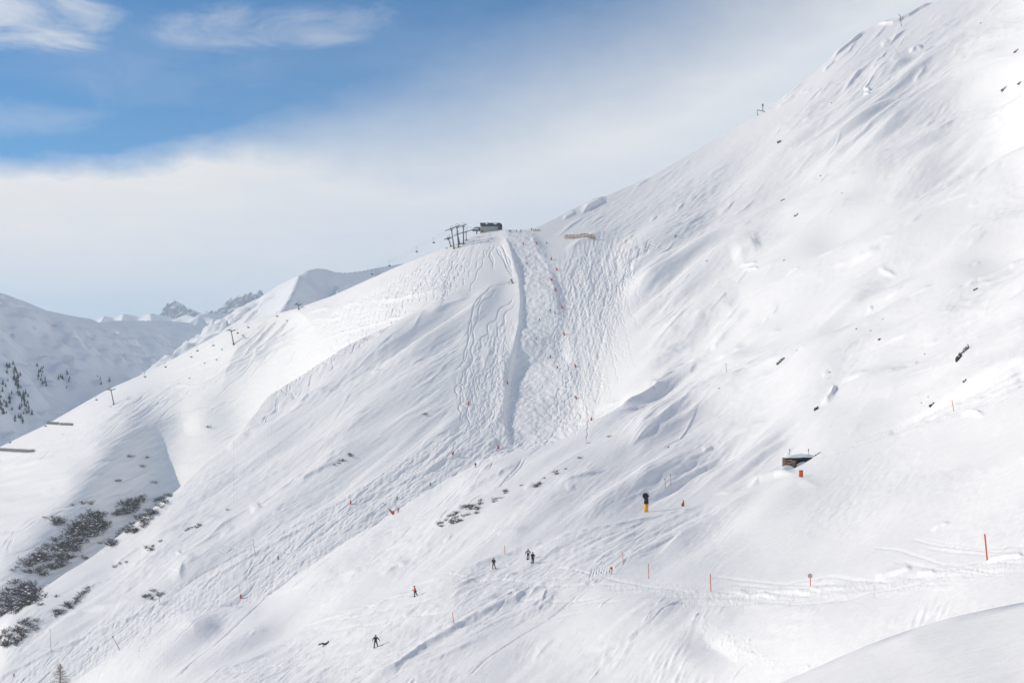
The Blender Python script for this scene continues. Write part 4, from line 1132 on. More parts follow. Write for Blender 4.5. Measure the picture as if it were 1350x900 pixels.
for xa, xb in ((640, 643.5), (650.5, 655.5)):
    box(b, ((sx(xa) + sx(xb)) / 2, -3.2, zt + .05), (sx(xb) - sx(xa), 3.4, .5), bev=.15); box(b, ((sx(xa) + sx(xb)) / 2, -4.7, zt - .55), (sx(xb) - sx(xa) - .5, .25, .9), bev=.1)
link('snow_patch', b, CAP, rf)
b = NEW()
for k in range(6):
    box(b, (x0 + 1.6 + k * 1.75, -4.68, zb + 1.0), (1.5, .12, .8))
wn = link('window', b, m_glass, st)
b = NEW(); box(b, (sx(659.5), -.3, sz(301.2)), (sx(662.2) - sx(657), 9.4, sz(299.3) - sz(303.8)), bev=.1); link('engine_room', b, m_roof, st)
b = NEW(); box(b, (sx(635.5), -4.3, sz(305.6)), (2.0, .8, .9), bev=.05); link('barrier', b, m_maroon_, st)
b = NEW()
x0, x1, zb, zt = sx(622.3), sx(632.8), sz(304.6), sz(300.4)
prof = [(x0, zb), (x1, zb - .05), (x1 + .3, zt - .3), (x1 - .6, zt + .3), (x0 + 1.9, zt), (x0 + .4, zt - 1.2)]
fr = [[b.verts.new((x, y, z)) for x, z in prof] for y in (-2.6, 2.6)]
b.faces.new(fr[0]); b.faces.new(fr[1][::-1])
for i in range(len(prof)):
    j = (i + 1) % len(prof); b.faces.new((fr[0][i], fr[1][i], fr[1][j], fr[0][j]))
bmesh.ops.recalc_face_normals(b, faces=b.faces)
cn = link('terminal_hood', b, m_glass, st)
b = NEW(); box(b, ((x0 + x1) / 2 + .6, -.2, zt + .2), (x1 - x0 - 1.6, 4.6, .35), bev=.1); box(b, ((x0 + x1) / 2 + .2, -2.68, zt - .9), (x1 - x0 - 2.2, .1, .9)); link('snow_patch', b, CAP, cn)
b = NEW(); cyl(b, (sx(628.6), 0, sz(312)), (sx(628.6), 0, zb + .2), .35); link('support_post', b, m_dsteel, st)
b = NEW(); box(b, (sx(635.5), 0, sz(302.5)), (sx(639) - sx(632), 3, .5)); link('beam', b, m_dsteel, st)

# ---------------------------------------------------------------- fences
def fence(px0, py0, px1, py1, h, label, mt, slats=7, lean=.25, name='snow_fence', capped=True):
    a, b_ = at(px0, py0), at(px1, py1)
    t = empty(name, a, label, 'fence')
    d = b_ - a; L_ = d.length; n = max(3, int(L_ / 2.2)); u = d.normalized()
    nrm = Vector((u.y, -u.x, 0)).normalized(); up = (Vector((0, 0, 1)) + nrm * -lean).normalized()
    def gp(f):
        w_ = a + d * f; gz_ = ground_z(w_.x, w_.y); return Vector((d.x * f, d.y * f, max(d.z * f, gz_ - a.z)))
    pb = NEW(); sb = NEW()
    for k in range(n + 1):
        p = gp(k / n); cyl(pb, p - up * .6, p + up * (h * (1 + .12 * ((k * 7) % 3 - 1))), .11, n=6)
    for k in range(slats):
        z = h * (.14 + .8 * k / (slats - 1))
        for q in range(n):
            p0 = gp(q / n) + up * (z + .05 * ((q * 5 + k * 3) % 4 - 1.5)); p1 = gp((q + .96) / n) + up * (z + .05 * ((q * 3 + k) % 4 - 1.5))
            cyl(sb, p0 + nrm * .12, p1 + nrm * .12, h / slats * .3, n=4)
    link('post', pb, mt, t); link('slats', sb, mt, t)
    if capped:
        cb = NEW(); rr = random.Random(int(px0))
        for q in range(n):
            if rr.random() < .6:
                ball(cb, gp((q + .5) / n) + up * (h * 1.0), (.9, .35, .16), 1, jit=.2, rnd=rr)
        if len(cb.verts):
            link('snow_cap', cb, CAP, t)
        else:
            cb.free()
    return t


fence(61.5, 558.2, 77, 560.0, 2.3, 'left panel of the upper dark avalanche fence on the left ridge', m_dsteel)
fence(78.5, 560.4, 95.5, 561.2, 2.0, 'right panel of the upper dark avalanche fence on the left ridge', m_dsteel)
fence(-8, 593.5, 44.5, 596.5, 2.4, 'long dark avalanche fence cut by the left edge of the view', m_dsteel)
fence(744, 314.6, 785, 316.6, 2.6, 'long brown timber fence on the slope right of the mogul piste top', m_wood2, 6, .1, 'timber_fence')
fence(703, 304.4, 712, 304.2, .9, 'low pale fence where the right-hand hill meets the summit', m_wood2, 3, 0, 'timber_fence', False)

# ---------------------------------------------------------------- snow gun
def gun():
    p = at(852, 674.5); m = pxm(p.y)
    t = empty('snow_gun', p, 'tall yellow and black padded snow cannon standing beside the run', 'snow cannon')
    u = m                                        # one photo pixel in metres here
    b = NEW(); cyl(b, (0, 0, -.8), (0, 0, 15.5 * u), .28, .28, 12); link('mast', b, m_dsteel, t)
    b = NEW(); cyl(b, (0, 0, 0), (0, 0, 10.6 * u), 2.9 * u, 2.8 * u, 16); link('yellow_pad', b, m_yellow, t)
    b = NEW(); cyl(b, (0, 0, 10.65 * u), (0, 0, 17.6 * u), 3.0 * u, 2.9 * u, 16); link('black_pad', b, m_black, t)
    c = Vector((-.3 * u, 0, 21.6 * u)); ax = Vector((.30, .92, .16)).normalized(); R_ = 4.0 * u
    b = NEW(); cyl(b, c - ax * 2.2 * u, c + ax * 6.5 * u, R_ * .92, R_ * .8, 24); drum = link('fan_drum', b, m_white, t, False)
    b = NEW()
    q = ax.to_track_quat('Z', 'Y'); n = 28; rings = []
    for rr, dd in ((R_ * .92, -2.0), (R_ * 1.1, -2.5), (R_ * 1.02, -3.0), (R_ * .78, -2.4)):
        rings.append([b.verts.new(c + ax * dd * u + q @ Vector((rr * math.cos(k * 2 * math.pi / n), rr * math.sin(k * 2 * math.pi / n), 0))) for k in range(n)])
    for r0, r1 in zip(rings[:-1], rings[1:]):
        for k in range(n):
            b.faces.new((r0[k], r0[(k + 1) % n], r1[(k + 1) % n], r1[k]))
    bmesh.ops.recalc_face_normals(b, faces=b.faces); link('intake_rim', b, m_dsteel, drum, True)
    b = NEW(); cyl(b, c - ax * 2.6 * u, c - ax * 2.25 * u, R_ * .8, n=24)
    for k in range(10):
        a = k * math.pi / 5; cyl(b, c - ax * 2.7 * u, c - ax * 2.7 * u + q @ Vector((R_ * .78 * math.cos(a), R_ * .78 * math.sin(a), 0)), .03, n=4)
    link('intake_grille', b, m_black, drum)
    b = NEW(); cyl(b, c + ax * 6.4 * u, c + ax * 7.2 * u, R_ * .9, R_ * .9, 24); link('nozzle_ring', b, m_white, drum)
    b = NEW(); box(b, (2.4 * u, -.2 * u, 20.2 * u), (1.8 * u, 2 * u, 4.4 * u), bev=.05); link('control_box', b, m_white, t)
    b = NEW()
    for s in (-1, 1):
        cyl(b, (0, 0, 17.4 * u), (s * 4.1 * u + c.x * .5, 0, 21.4 * u), .09, n=6)
    link('yoke', b, m_black, t)


gun()

# ---------------------------------------------------------------- snow lances, red padded posts on the piste borders
def lance(bx_, by_, tx_, ty_, label, pad=True, group='snow lances and red padded posts along the pistes', padh=1.7, padr=.55, r=.055, m=None, cat='snow lance'):
    p = at(bx_, by_); u = pxm(p.y)
    t = empty('snow_lance', p, label, cat, group)
    top = Vector(((tx_ - bx_) * u, 0, (by_ - ty_) * u))
    b = NEW(); cyl(b, (0, 0, -.5), top, r * 1.3, r * .8, 6)
    d = top.normalized(); cyl(b, top - d * .5, top, r * 2, r * 2.2, 6)
    link('pole', b, m or m_steel, t)
    if pad:
        b = NEW(); k = padh / max(top.z, .1)
        cyl(b, (0, 0, -.2), top * min(k, .9) if top.z > padh else Vector((0, 0, padh)), padr, padr * .8, 10)
        box(b, (-.3 * padr, -padr * .8, padh * .35), (padr * 2.0, .2, padh * .7))
        link('padding', b, m_red, t)
    return t


LN = [(708, 322, 704, 313, 'topmost red padded lance on the right border of the mogul piste'), (727, 342.5, 726, 336, 'second red padded post down the right border of the mogul piste'),
      (734.5, 356.5, 731, 347, 'third red padded post down the right border, just below the bend'), (728, 370, 724, 365, 'red padded post nearest the mogul piste at its narrow bend'),
      (733, 383.5, 730, 374, 'red padded post below the bend on the right piste border'), (742, 406.5, 736, 395, 'red padded post where the piste border starts to widen'),
      (744, 441.5, 742, 428, 'larger red padded lance halfway down the right border of the mogul piste'), (759, 483.5, 755, 474, 'red padded post with a short mat, below halfway on the right border'),
      (760, 525.5, 750.5, 509, 'red padded lance leaning left near the foot of the right piste border'), (669.3, 506, 668.6, 498, 'small red padded post against the windrow on the left piste border'),
      (779.5, 554, 781, 542, 'red padded post where the piste meets the smooth slope edge'), (720.5, 578.5, 706.5, 562.5, 'bare dark lance leaning left at the foot of the mogul piste'),
      (667, 565.5, 675, 550, 'dark lance leaning right in the shaded corner at the piste foot'), (657.5, 591, 652, 578, 'small red padded post on the slope edge below the piste corner'),
      (597, 599, 601, 584, 'red padded lance leaning right in the blue shade of the lower piste'), (519, 677.5, 505, 662, 'orange padded lance leaning left on the lower piste edge'),
      (318, 788, 315, 770, 'orange padded lance alone in the lower left of the piste'), (462.5, 664, 461, 652, 'slim orange post on the far border of the lower piste'),
      (900.5, 667, 901, 659, 'small red padded post beside the run, right of the snow cannon'), (618, 533, 617, 527, 'tiny red post among the tracks left of the windrow')]
for k, (a, b_, c, d, lab) in enumerate(LN):
    pd = at(a, b_).y; k_ = pd / 700
    lance(a, b_, c, d, lab, 'dark lance' not in lab, padh=(.8 if pd < 320 else 1.6), padr=(.26 if pd < 320 else .37))
for a, b_, c, d, lab in [(67.5, 858, 66, 829, 'tall thin bare lance pole at the lower left border of the piste'), (337, 732.5, 333.5, 711, 'thin bare lance leaning left on the far border of the lower piste'),
                         (211, 796, 209.5, 780, 'thin bare lance below the shrubs on the lower piste border'), (159, 856, 148, 838, 'thin lance leaning left low on the piste near the bottom-left mound'),
                         (877.5, 643.5, 876.5, 630, 'left one of two grey stakes standing behind the snow cannon'), (884.5, 639.5, 884, 624.5, 'right one of two grey stakes standing behind the snow cannon'),
                         (1041.5, 606, 1041, 591.5, 'grey stake rising over the left end of the buried timber hut'), (1056.5, 603, 1056.3, 597.5, 'short grey stake in the middle of the buried hut roof'),
                         (1065, 602, 1066.2, 591.5, 'grey stake rising over the right part of the buried hut'), (958, 490, 957, 479, 'thin grey stake alone on the middle of the right-hand hill')]:
    lance(a, b_, c, d, lab, False, 'bare stakes and lances in the snow', r=.05 if b_ > 600 and a > 800 else .075, cat='stake')

# ---------------------------------------------------------------- marker poles and signs along the traverse
def marker(bx_, by_, tx_, ty_, label, r=.05, m=m_orange):
    p = at(bx_, by_); u = pxm(p.y); top = Vector(((tx_ - bx_) * u, 0, (by_ - ty_) * u))
    t = empty('marker_pole', p, label, 'marker pole', 'orange piste marker poles')
    b = NEW(); cyl(b, (0, 0, -.3), top, r, r, 10); link('pole', b, m, t)
    b = NEW(); cyl(b, top * .999, top * 1.0 + Vector((0, 0, .06)), r * 1.06, r * .5, 10); link('cap', b, m_red, t)
    return t


marker(1302, 737.5, 1298.3, 704.5, 'tallest orange marker pole, beside the traverse at the right edge', .062)
marker(937.3, 779, 936.4, 756.5, 'orange marker pole on the traverse between the round sign and the shorter poles', .055, m_redp)
marker(855.5, 762.5, 854.8, 742.8, 'pale red marker pole where the traverse leaves the run', .045, m_redp)
marker(822, 744, 820.7, 728, 'faint red marker pole behind the yellow sign', .04, m_redp)
marker(665.7, 730, 665.2, 719.5, 'short faint red marker pole just left of the two dark skiers', .05, m_redp)
marker(599, 822, 596.3, 806.5, 'thin orange marker pole on the bank below the red-jacket skier', .045, m_orange)
marker(1258, 542, 1255, 527.5, 'orange marker pole by the upper trail, below the brown rock', .05, m_orange)


def disc_sign(bx_, by_, cx_, cy_, rpx, label, kind):
    p = at(bx_, by_); u = pxm(p.y); c = Vector(((cx_ - bx_) * u, 0, (by_ - cy_) * u)); r = rpx * u
    t = empty('piste_sign', p, label, 'sign')
    b = NEW(); cyl(b, (0, .03, -.3), c + Vector((0, .03, r)), .045, n=8); link('pole', b, m_redp, t)
    b = NEW(); cyl(b, c + Vector((0, 0, 0)), c + Vector((0, -.03, 0)), r, n=28); pl = link('sign_plate', b, m_yellow if kind == 'yellow' else m_red, t)
    if kind == 'yellow':
        b = NEW(); cyl(b, c + Vector((0, -.032, 0)), c + Vector((0, -.037, 0)), r * .45, n=20); link('dark_mark', b, m_wood, pl)
    else:
        b = NEW(); cyl(b, c + Vector((0, -.032, 0)), c + Vector((0, -.037, 0)), r * .70, n=28); link('white_centre', b, m_white, pl)
        b = NEW(); box(b, c + Vector((0, -.044, .05 * r)), (r * .22, .008, r * .8)); box(b, c + Vector((0, -.044, 0)), (r * .5, .007, r * .24)); link('black_mark', b, m_black, pl)
    return t


disc_sign(1068.8, 772, 1068, 758.6, 2.9, 'round red-rimmed white sign on a red pole beside the traverse', 'ban')
disc_sign(807.3, 757, 806, 748.6, 2.1, 'small round yellow sign on a thin pole at the run junction', 'yellow')

# orange marker box below the hut
p = at(1056, 629); u = pxm(p.y)
t = empty('marker_box', p, 'upright orange box standing in the snow below the buried timber hut', 'marker box')
b = NEW(); box(b, (0, 0, 4.6 * u), (5.2 * u, 3.2 * u, 8.2 * u), bev=.05); link('body', b, m_orange, t)
b = NEW(); box(b, (0, 0, 9.1 * u), (5.7 * u, 3.7 * u, .7 * u), bev=.04); link('lid', b, m_red, t)
b = NEW(); box(b, (0, 0, -.3), (4.2 * u, 2.6 * u, 1.6 * u)); link('foot', b, m_dsteel, t)

# ---------------------------------------------------------------- buried timber hut
p = at(1046, 617); u = pxm(p.y)
t = empty('timber_hut', p, 'brown log hut buried in snow, only its wall top and dark eaves showing', 'hut')
W_ = 30 * u
b = NEW(); rr = random.Random(4)
for r_ in range(8):
    z = (-2 + r_ * 1.95) * u
    for s in range(2):
        xa = (-9 + s * 6.6) * u; cyl(b, (xa, -.5 * u * rr.uniform(.2, 1.6), z), (xa + 6.4 * u, -.5 * u * rr.uniform(.2, 1.6), z + rr.uniform(-.3, .3) * u), rr.uniform(.85, 1.1) * u, n=7)
    cyl(b, (-9 * u, 0, z), (-9.4 * u, 24 * u, z), 1.0 * u, n=7)
link('log_wall', b, m_wood, t)
b = NEW(); box(b, (13 * u, 4 * u, 8 * u), (20 * u, 1.5 * u, 10 * u)); link('dark_opening', b, m_dark, t)  # near-black panel: shade of the opening under the eaves put into its colour
b = NEW(); cyl(b, (15.6 * u, -.5 * u, -3 * u), (15.6 * u, -.5 * u, 12 * u), .8 * u, n=7); link('eave_post', b, m_dark, t)
b = NEW(); box(b, (11 * u, 9 * u, 12.9 * u), (42 * u, 22 * u, 2.4 * u), Matrix.Rotation(-.03, 3, 'Y')); rf = link('roof', b, m_dark, t)
b = NEW(); bmesh.ops.create_grid(b, x_segments=26, y_segments=16, size=1)
for v in b.verts:
    x, y = v.co.x, v.co.y
    hgt = (1 - abs(x) ** 3.2) * (1 - abs(y) ** 4) * 4.2 + .5 * math.sin(x * 7 + 1) * math.sin(y * 5) - .3
    v.co = Vector((11 * u + x * 21.2 * u, 9 * u + y * 11.2 * u, 14.2 * u + max(hgt, -.1) * u + x * 21 * u * .03))
link('snow_cap', b, CAP, rf, True)
b = NEW(); ball(b, (8 * u, .8 * u, 2.0 * u), (5 * u, 3 * u, 4.4 * u), 3); ball(b, (-8 * u, -2.5 * u, -1 * u), (9 * u, 3.5 * u, 5.2 * u), 3); ball(b, (17 * u, .5 * u, 3.2 * u), (13 * u, 3.2 * u, 6.0 * u), 3); link('snow_drift', b, CAP, t, True)
def over(x_, y_, h_):
    return ground_z(p.x + x_ * u, p.y + y_ * u) - p.z + h_ * u


za, zb_ = over(31, 2, .5), over(42, 2, .1)
b = NEW(); cyl(b, (25 * u, 2 * u, 12.4 * u), (31 * u, 2 * u, za), 1.1 * u, n=6); link('eave_beam', b, m_dark, t)
b = NEW(); cyl(b, (32 * u, 2 * u, za), (37 * u, 2 * u, (za + zb_) / 2), 1.5 * u, .9 * u, n=6); link('side_eave', b, m_wood, t)

# ---------------------------------------------------------------- small things on the piste, the far pylon and mast
p = at(675, 374); u = pxm(p.y)
t = empty('wooden_board', p, 'tan wooden crash board leaning at the bend of the windrow', 'board')
b = NEW(); box(b, (0, 0, 3.0 * u), (2.6 * u, .25, 7.2 * u), Matrix.Rotation(-.42, 3, 'Y'), bev=.03); link('panel', b, m_tan, t)
b = NEW(); cyl(b, (-3.6 * u, 0, -.4), (-4.0 * u, 0, 2.9 * u), .12, n=6); cyl(b, (1.2 * u, .3, -.4), (-1.6 * u, .3, 6 * u), .08, n=6); link('post', b, m_wood, t)

p = at(1188.5, 34.6); u = pxm(p.y)
t = empty('ridge_pylon', p, 'slim grey pylon on the right-hand crest near the top of the view', 'pylon')
b = NEW(); cyl(b, (0, 0, -1), (-2.0 * u, 0, 14.2 * u), .33, .2, 8); link('mast', b, m_steel, t)
b = NEW(); cyl(b, (-3.6 * u, 0, 15.8 * u), (-.9 * u, 0, 12.6 * u), .22, n=6); cyl(b, (-2.9 * u, 0, 14.8 * u), (-3.9 * u, 1.0, 14.2 * u), .12, n=5); link('crossarm', b, m_steel, t)

p = at(1005.6, 146); u = pxm(p.y)
t = empty('blasting_mast', p, 'mast with a dark box on the right skyline for avalanche control', 'mast')
b = NEW(); cyl(b, (0, 0, -1), (0, 0, 6.5 * u), .3, .25, 8); link('mast', b, m_steel, t)
b = NEW(); box(b, (0, 0, 7.2 * u), (1.6 * u, 1.2, 3.4 * u), bev=.1); link('charge_box', b, m_roof, t)
p = at(998.4, 152.5); u = pxm(p.y)
t = empty('guard_rail', p, 'low grey rail leaning out of the snow below the dark-boxed mast', 'rail')
b = NEW(); cyl(b, (0, 0, -.6), (0, 0, 7.6 * u), .2, n=6); link('post', b, m_steel, t)
b = NEW(); cyl(b, (0, 0, 7.4 * u), (14 * u, -.8, 3.8 * u), .3, n=6); cyl(b, (.6 * u, -.5, 1.0 * u), (.6 * u, .5, 1.2 * u), .4, n=6); link('rail', b, m_steel, t)

# ---------------------------------------------------------------- rocks
def rock(px_, py_, wpx, hpx, label, m=m_greystone, seed=0, tilt=.6, snow=.5, group=None, n=4):
    rr = random.Random(seed); p = at(px_, py_); u = pxm(p.y)
    t = empty('rock', p, label, 'rock', group)
    b = NEW(); cb = NEW()
    for k in range(n):
        f = (k / max(n - 1, 1) - .5)
        c = Vector((f * wpx * .75 * u, rr.uniform(-.3, .3) * hpx * u, (f * wpx * tilt * .75 + hpx * .18) * u))
        s = (wpx / n * rr.uniform(.7, 1.1) * u, wpx / n * rr.uniform(.7, 1.0) * u, hpx * rr.uniform(.35, .6) * u)
        ball(b, c, s, 2, jit=.24, rnd=rr)
        if rr.random() < snow:
            ball(cb, c + Vector((.1 * s[0], -.1 * s[1], s[2] * .62)), (s[0] * .8, s[1] * .8, s[2] * .45), 2, jit=.1, rnd=rr)
    link('stone', b, m, t)
    if len(cb.verts):
        link('snow_cap', cb, CAP, t)
    else:
        cb.free()


rock(1264, 474, 9, 9, 'big brown boulder breaking through the snow at the right', m_stone, 1, .5, .1, None, 5)
rock(1271, 464, 13, 8, 'grey shrubby rock strip just above the big brown boulder', m_greystone, 2, 1.1, .9, None, 6)
rock(1029, 477, 11, 5, 'narrow grey rock streaked with snow in the middle of the right-hand hill', m_greystone, 3, .75, .6, None, 6)
rock(1076, 540, 5, 7, 'small brown stone at the left tip of the shaded hollow', m_stone, 4, .6, .6, None, 3)
rock(1229, 534, 6, 4, 'small brown stone left of the orange pole by the upper trail', m_stone, 5, .7, .2, None, 3)
rock(1272, 503, 3, 4, 'dark little stone straight below the big brown boulder', m_greystone, 6, .7, .1, None, 2)
rock(1160, 448, 5, 3, 'small grey stone on the open hill above the upper trail', m_greystone, 7, .1, .4, None, 3)
rock(1286, 382, 4, 4, 'small brown stone below the long blue lip at the right', m_greystone, 8, .6, .5, None, 2)
rock(1324, 118, 8, 4, 'dark jagged rock high on the right edge slope', m_greystone, 9, .7, .5, None, 4)
rock(1345, 110, 6, 3, 'dark rock at the very right edge, high on the slope', m_greystone, 10, .6, .5, None, 3)
rock(1340, 68, 6, 3, 'snowy grey rock highest on the right edge', m_greystone, 11, .8, .7, None, 3)
rock(1032, 264, 4, 2, 'flat grey stone on the upper hill, left of centre', m_greystone, 12, .5, .4, None, 2)
rock(1050, 284, 5, 2, 'lower flat grey stone on the upper hill', m_greystone, 13, .5, .4, None, 3)
rock(1027, 188, 4, 4, 'snow-capped grey stone below the skyline mast', m_greystone, 14, .3, .7, None, 3)
rock(880, 590, 3, 3, 'dark stone above the snow cannon on the smooth slope', m_greystone, 15, .4, .3, None, 2)
SR = 'small stones poking through the snow'
rk = random.Random(8)
for k, (x, y) in enumerate([(1129, 434), (1148, 436), (1164, 421), (1034, 343), (932, 344), (891, 311), (1082, 232), (1110, 255), (1096, 136), (1094, 491), (1051, 462), (1293, 31), (1219, 467), (1215, 531), (1224, 523), (948, 512)]):
    rock(x, y, rk.uniform(1.2, 2.3), rk.uniform(1.1, 1.9), 'tiny dark stone poking through the snow of the right-hand hill', m_greystone, 100 + k, .4, .3, SR, 2)

# ---------------------------------------------------------------- bushes
def bush_proto(seed, snow):
    rr = random.Random(seed); b = NEW()
    def twig(p, d, L_, w_, depth):
        q = p + d * L_; s = d.cross(Vector((rr.gauss(0, 1), rr.gauss(0, 1), rr.gauss(0, 1)))).normalized() * w_
        f = b.faces.new([b.verts.new(v) for v in (p - s, p + s, q + s * .4, q - s * .4)]); f.material_index = 0
        s2 = d.cross(s).normalized() * w_
        b.faces.new([b.verts.new(v) for v in (p - s2, p + s2, q + s2 * .4, q - s2 * .4)])
        if depth:
            for _ in range(3):
                dd = (d + Vector((rr.gauss(0, .5), rr.gauss(0, .5), rr.gauss(.1, .4)))).normalized(); twig(p + d * L_ * rr.uniform(.45, 1), dd, L_ * rr.uniform(.4, .7), w_ * .7, depth - 1)
    for k in range(20):
        a = rr.uniform(0, 6.28); e = rr.uniform(.25, 1.3)
        twig(Vector((rr.gauss(0, .22), rr.gauss(0, .22), -.05)), Vector((math.cos(a) * math.cos(e), math.sin(a) * math.cos(e), math.sin(e))), rr.uniform(.4, .75), .03, 2)
    for k in range(int(26 * snow)):
        c = Vector((rr.gauss(0, .45), rr.gauss(0, .45), abs(rr.gauss(.3, .28))))
        n0 = len(b.verts); ball(b, c, (rr.uniform(.05, .14), rr.uniform(.05, .14), rr.uniform(.03, .07)), 1, 1)
    me = bpy.data.meshes.new('bush'); b.to_mesh(me); b.free(); me.materials.append(m_twig); me.materials.append(CAP)
    return me


protos = [bush_proto(k, .25 + .15 * (k % 4)) for k in range(6)]
rb = random.Random(21)
def put_bush(x, y, size, label, group):
    p = at(x, y)
    o = bpy.data.objects.new('bush', protos[rb.randrange(6)]); COL.objects.link(o)
    o.location = p - Vector((0, 0, .1)); s = size * 1.5 * rb.uniform(.7, 1.3) * (.72 if 'middle' in group else 1.5 if 'shaded gully' in group else 1); o.scale = (s * rb.uniform(.9, 1.5), s, s * rb.uniform(.6, .95)); o.rotation_euler = (rb.gauss(0, .1), rb.gauss(0, .1), rb.uniform(0, 6.28))
    tag(o, label, 'bush', group)


def bushes(poly, n, size, label, group):
    xs = [p[0] for p in poly]; ys = [p[1] for p in poly]; k = 0
    while k < n:
        x, y = rb.uniform(min(xs), max(xs)), rb.uniform(min(ys), max(ys))
        if inpoly(poly, np.array([x]), np.array([y]))[0]:
            put_bush(x, y, size, label, group); k += 1


G1, L1 = 'leafless bushes in the shaded gully', 'leafless dark bush in the shaded gully at the lower left'
bushes([(-6, 818), (0, 780), (20, 765), (45, 772), (48, 792), (20, 812)], 28, 2.6, L1, G1)
bushes([(38, 740), (60, 728), (85, 708), (105, 690), (130, 678), (142, 690), (128, 706), (100, 722), (85, 742), (60, 762), (45, 758)], 56, 2.7, L1, G1)
bushes([(105, 680), (120, 675), (135, 682), (120, 695)], 8, 2.2, L1, G1)
bushes([(150, 672), (175, 662), (195, 656), (190, 664), (170, 676), (148, 684)], 17, 2.2, L1, G1)
bushes([(66, 690), (80, 680), (86, 690), (70, 694)], 6, 1.9, L1, G1)
bushes([(50, 715), (75, 708), (80, 716), (52, 722)], 4, 1.7, L1, G1)
for x, y in [(203, 636), (158, 634), (154, 634), (96, 666), (110, 664), (60, 682), (275, 563), (188, 655), (112, 736), (42, 731), (132, 716), (171, 602), (195, 603), (170, 659), (188, 615), (16, 752), (22, 748), (120, 664), (74, 692)]:
    put_bush(x, y, 1.8, 'scattered small bush on the shaded flank above the gully', 'scattered bushes above the gully')
G2, L2 = 'leafless bushes along the spur edge', 'snow-dusted bush on the sunny spur edge beside the gully'
bushes([(142, 718), (152, 705), (175, 685), (200, 672), (207, 676), (190, 694), (165, 710), (146, 722)], 36, 2.0, L2, G2)
bushes([(204, 662), (214, 652), (228, 652), (222, 662), (212, 670)], 12, 1.8, L2, G2)
G3, L3 = 'leafless bushes in the small gully by the left edge', 'snow-dusted bush in the narrow strip by the lower left edge'
bushes([(-4, 856), (0, 840), (22, 822), (45, 812), (62, 812), (50, 830), (20, 850)], 27, 1.8, L3, G3)
bushes([(70, 808), (95, 790), (122, 768), (126, 772), (100, 796), (74, 812)], 20, 1.4, L3, G3)
G4, L4 = 'leafless bushes in rows on the spur', 'small snow-dusted bush in the broken row across the spur'
bushes([(186, 726), (200, 716), (214, 712), (206, 722), (190, 730)], 6, 1.1, L4, G4)
bushes([(235, 704), (262, 688), (270, 690), (245, 704)], 6, 1.0, L4, G4)
bushes([(180, 786), (192, 775), (205, 776), (215, 782), (200, 790)], 8, 1.2, L4, G4)
bushes([(424, 622), (445, 607), (474, 590), (470, 598), (440, 616)], 6, 1.0, L4, G4)
bushes([(150, 746), (165, 738), (168, 741), (152, 750)], 4, 1.0, L4, G4)
for x, y in [(74, 786), (54, 797), (560, 546), (300, 672)]:
    put_bush(x, y, 1.0, L4, G4)
G5, L5 = 'leafless bushes on the middle slope', 'grey leafless bush in the strip across the middle slope'
bushes([(574, 694), (590, 682), (612, 668), (632, 656), (640, 660), (636, 672), (612, 688), (590, 694)], 30, 1.0, L5, G5)
bushes([(650, 664), (655, 655), (668, 646), (670, 650), (658, 664)], 6, .9, L5, G5)
bushes([(695, 644), (715, 632), (752, 610), (752, 615), (730, 632), (705, 644)], 10, .8, L5, G5)
for x, y in [(688, 640), (776, 584), (803, 576), (765, 604)]:
    put_bush(x, y, .9, L5, G5)

# ---------------------------------------------------------------- bare larch in the bottom-left corner
p = at(81, 900); tx, ty = 80, 874.5
ground_y = 300.0
base = V(79, 945, 430); gz = ground_z(base.x, base.y); base.z = gz
h_ = (HZ - 874.0) / F * base.y - base.z
larch = empty('larch_tree', base, 'bare brown larch whose top rises into the bottom left corner', 'tree')
b = NEW(); cyl(b, (0, 0, -.5), (.1, 0, h_), .28, .03, 8); link('trunk', b, m_bark, larch)
b = NEW(); rl = random.Random(5)
for k in range(150):
    z = h_ * (.22 + .78 * (k / 150) ** .8); R0 = (h_ - z) * .52 + .2; a = rl.uniform(0, 6.28)
    q = Vector((math.cos(a) * R0, math.sin(a) * R0, z + R0 * rl.uniform(-.1, .45))); o_ = Vector((0, 0, z))
    cyl(b, o_, q, .028, .01, 4, caps=False)
    for j in range(9):
        f = rl.uniform(.25, 1); c = o_.lerp(q, f); d = Vector((rl.gauss(0, .5), rl.gauss(0, .5), rl.gauss(.15, .4))).normalized() * rl.uniform(.25, .7) * min(1, R0)
        cyl(b, c, c + d, .016, .006, 3, caps=False)
link('crown', b, m_larch, larch)

# ---------------------------------------------------------------- dark conifers on the far mountainside
MR = bpy.data.objects['mountain_ridge'].data
def hit_far(px_, py_):
    from mathutils.bvhtree import BVHTree
    global BV
    try:
        BV
    except NameError:
        dg = bpy.context.evaluated_depsgraph_get()
        BV = BVHTree.FromObject(bpy.data.objects['mountain_ridge'], dg)
    d = V(px_, py_, 1.0).normalized()
    r = BV.ray_cast(Vector((0, 0, 0)), d)
    return r[0]


def conifer(seed):
    rr = random.Random(seed); b = NEW()
    cyl(b, (0, 0, -.6), (0, 0, 1), .04, .01, 5)
    for k in range(34):
        z = .1 + .86 * k / 34; R0 = (1 - z) * .26 + .02
        for j in range(5):
            a = rr.uniform(0, 6.28); q = Vector((math.cos(a) * R0, math.sin(a) * R0, z - R0 * .35)); w_ = Vector((-math.sin(a), math.cos(a), 0)) * R0 * .35
            b.faces.new([b.verts.new(v) for v in (Vector((0, 0, z + .02)), q - w_, q + w_)])
    me = bpy.data.meshes.new('conifer'); b.to_mesh(me); b.free(); me.materials.append(m_needle)
    return me


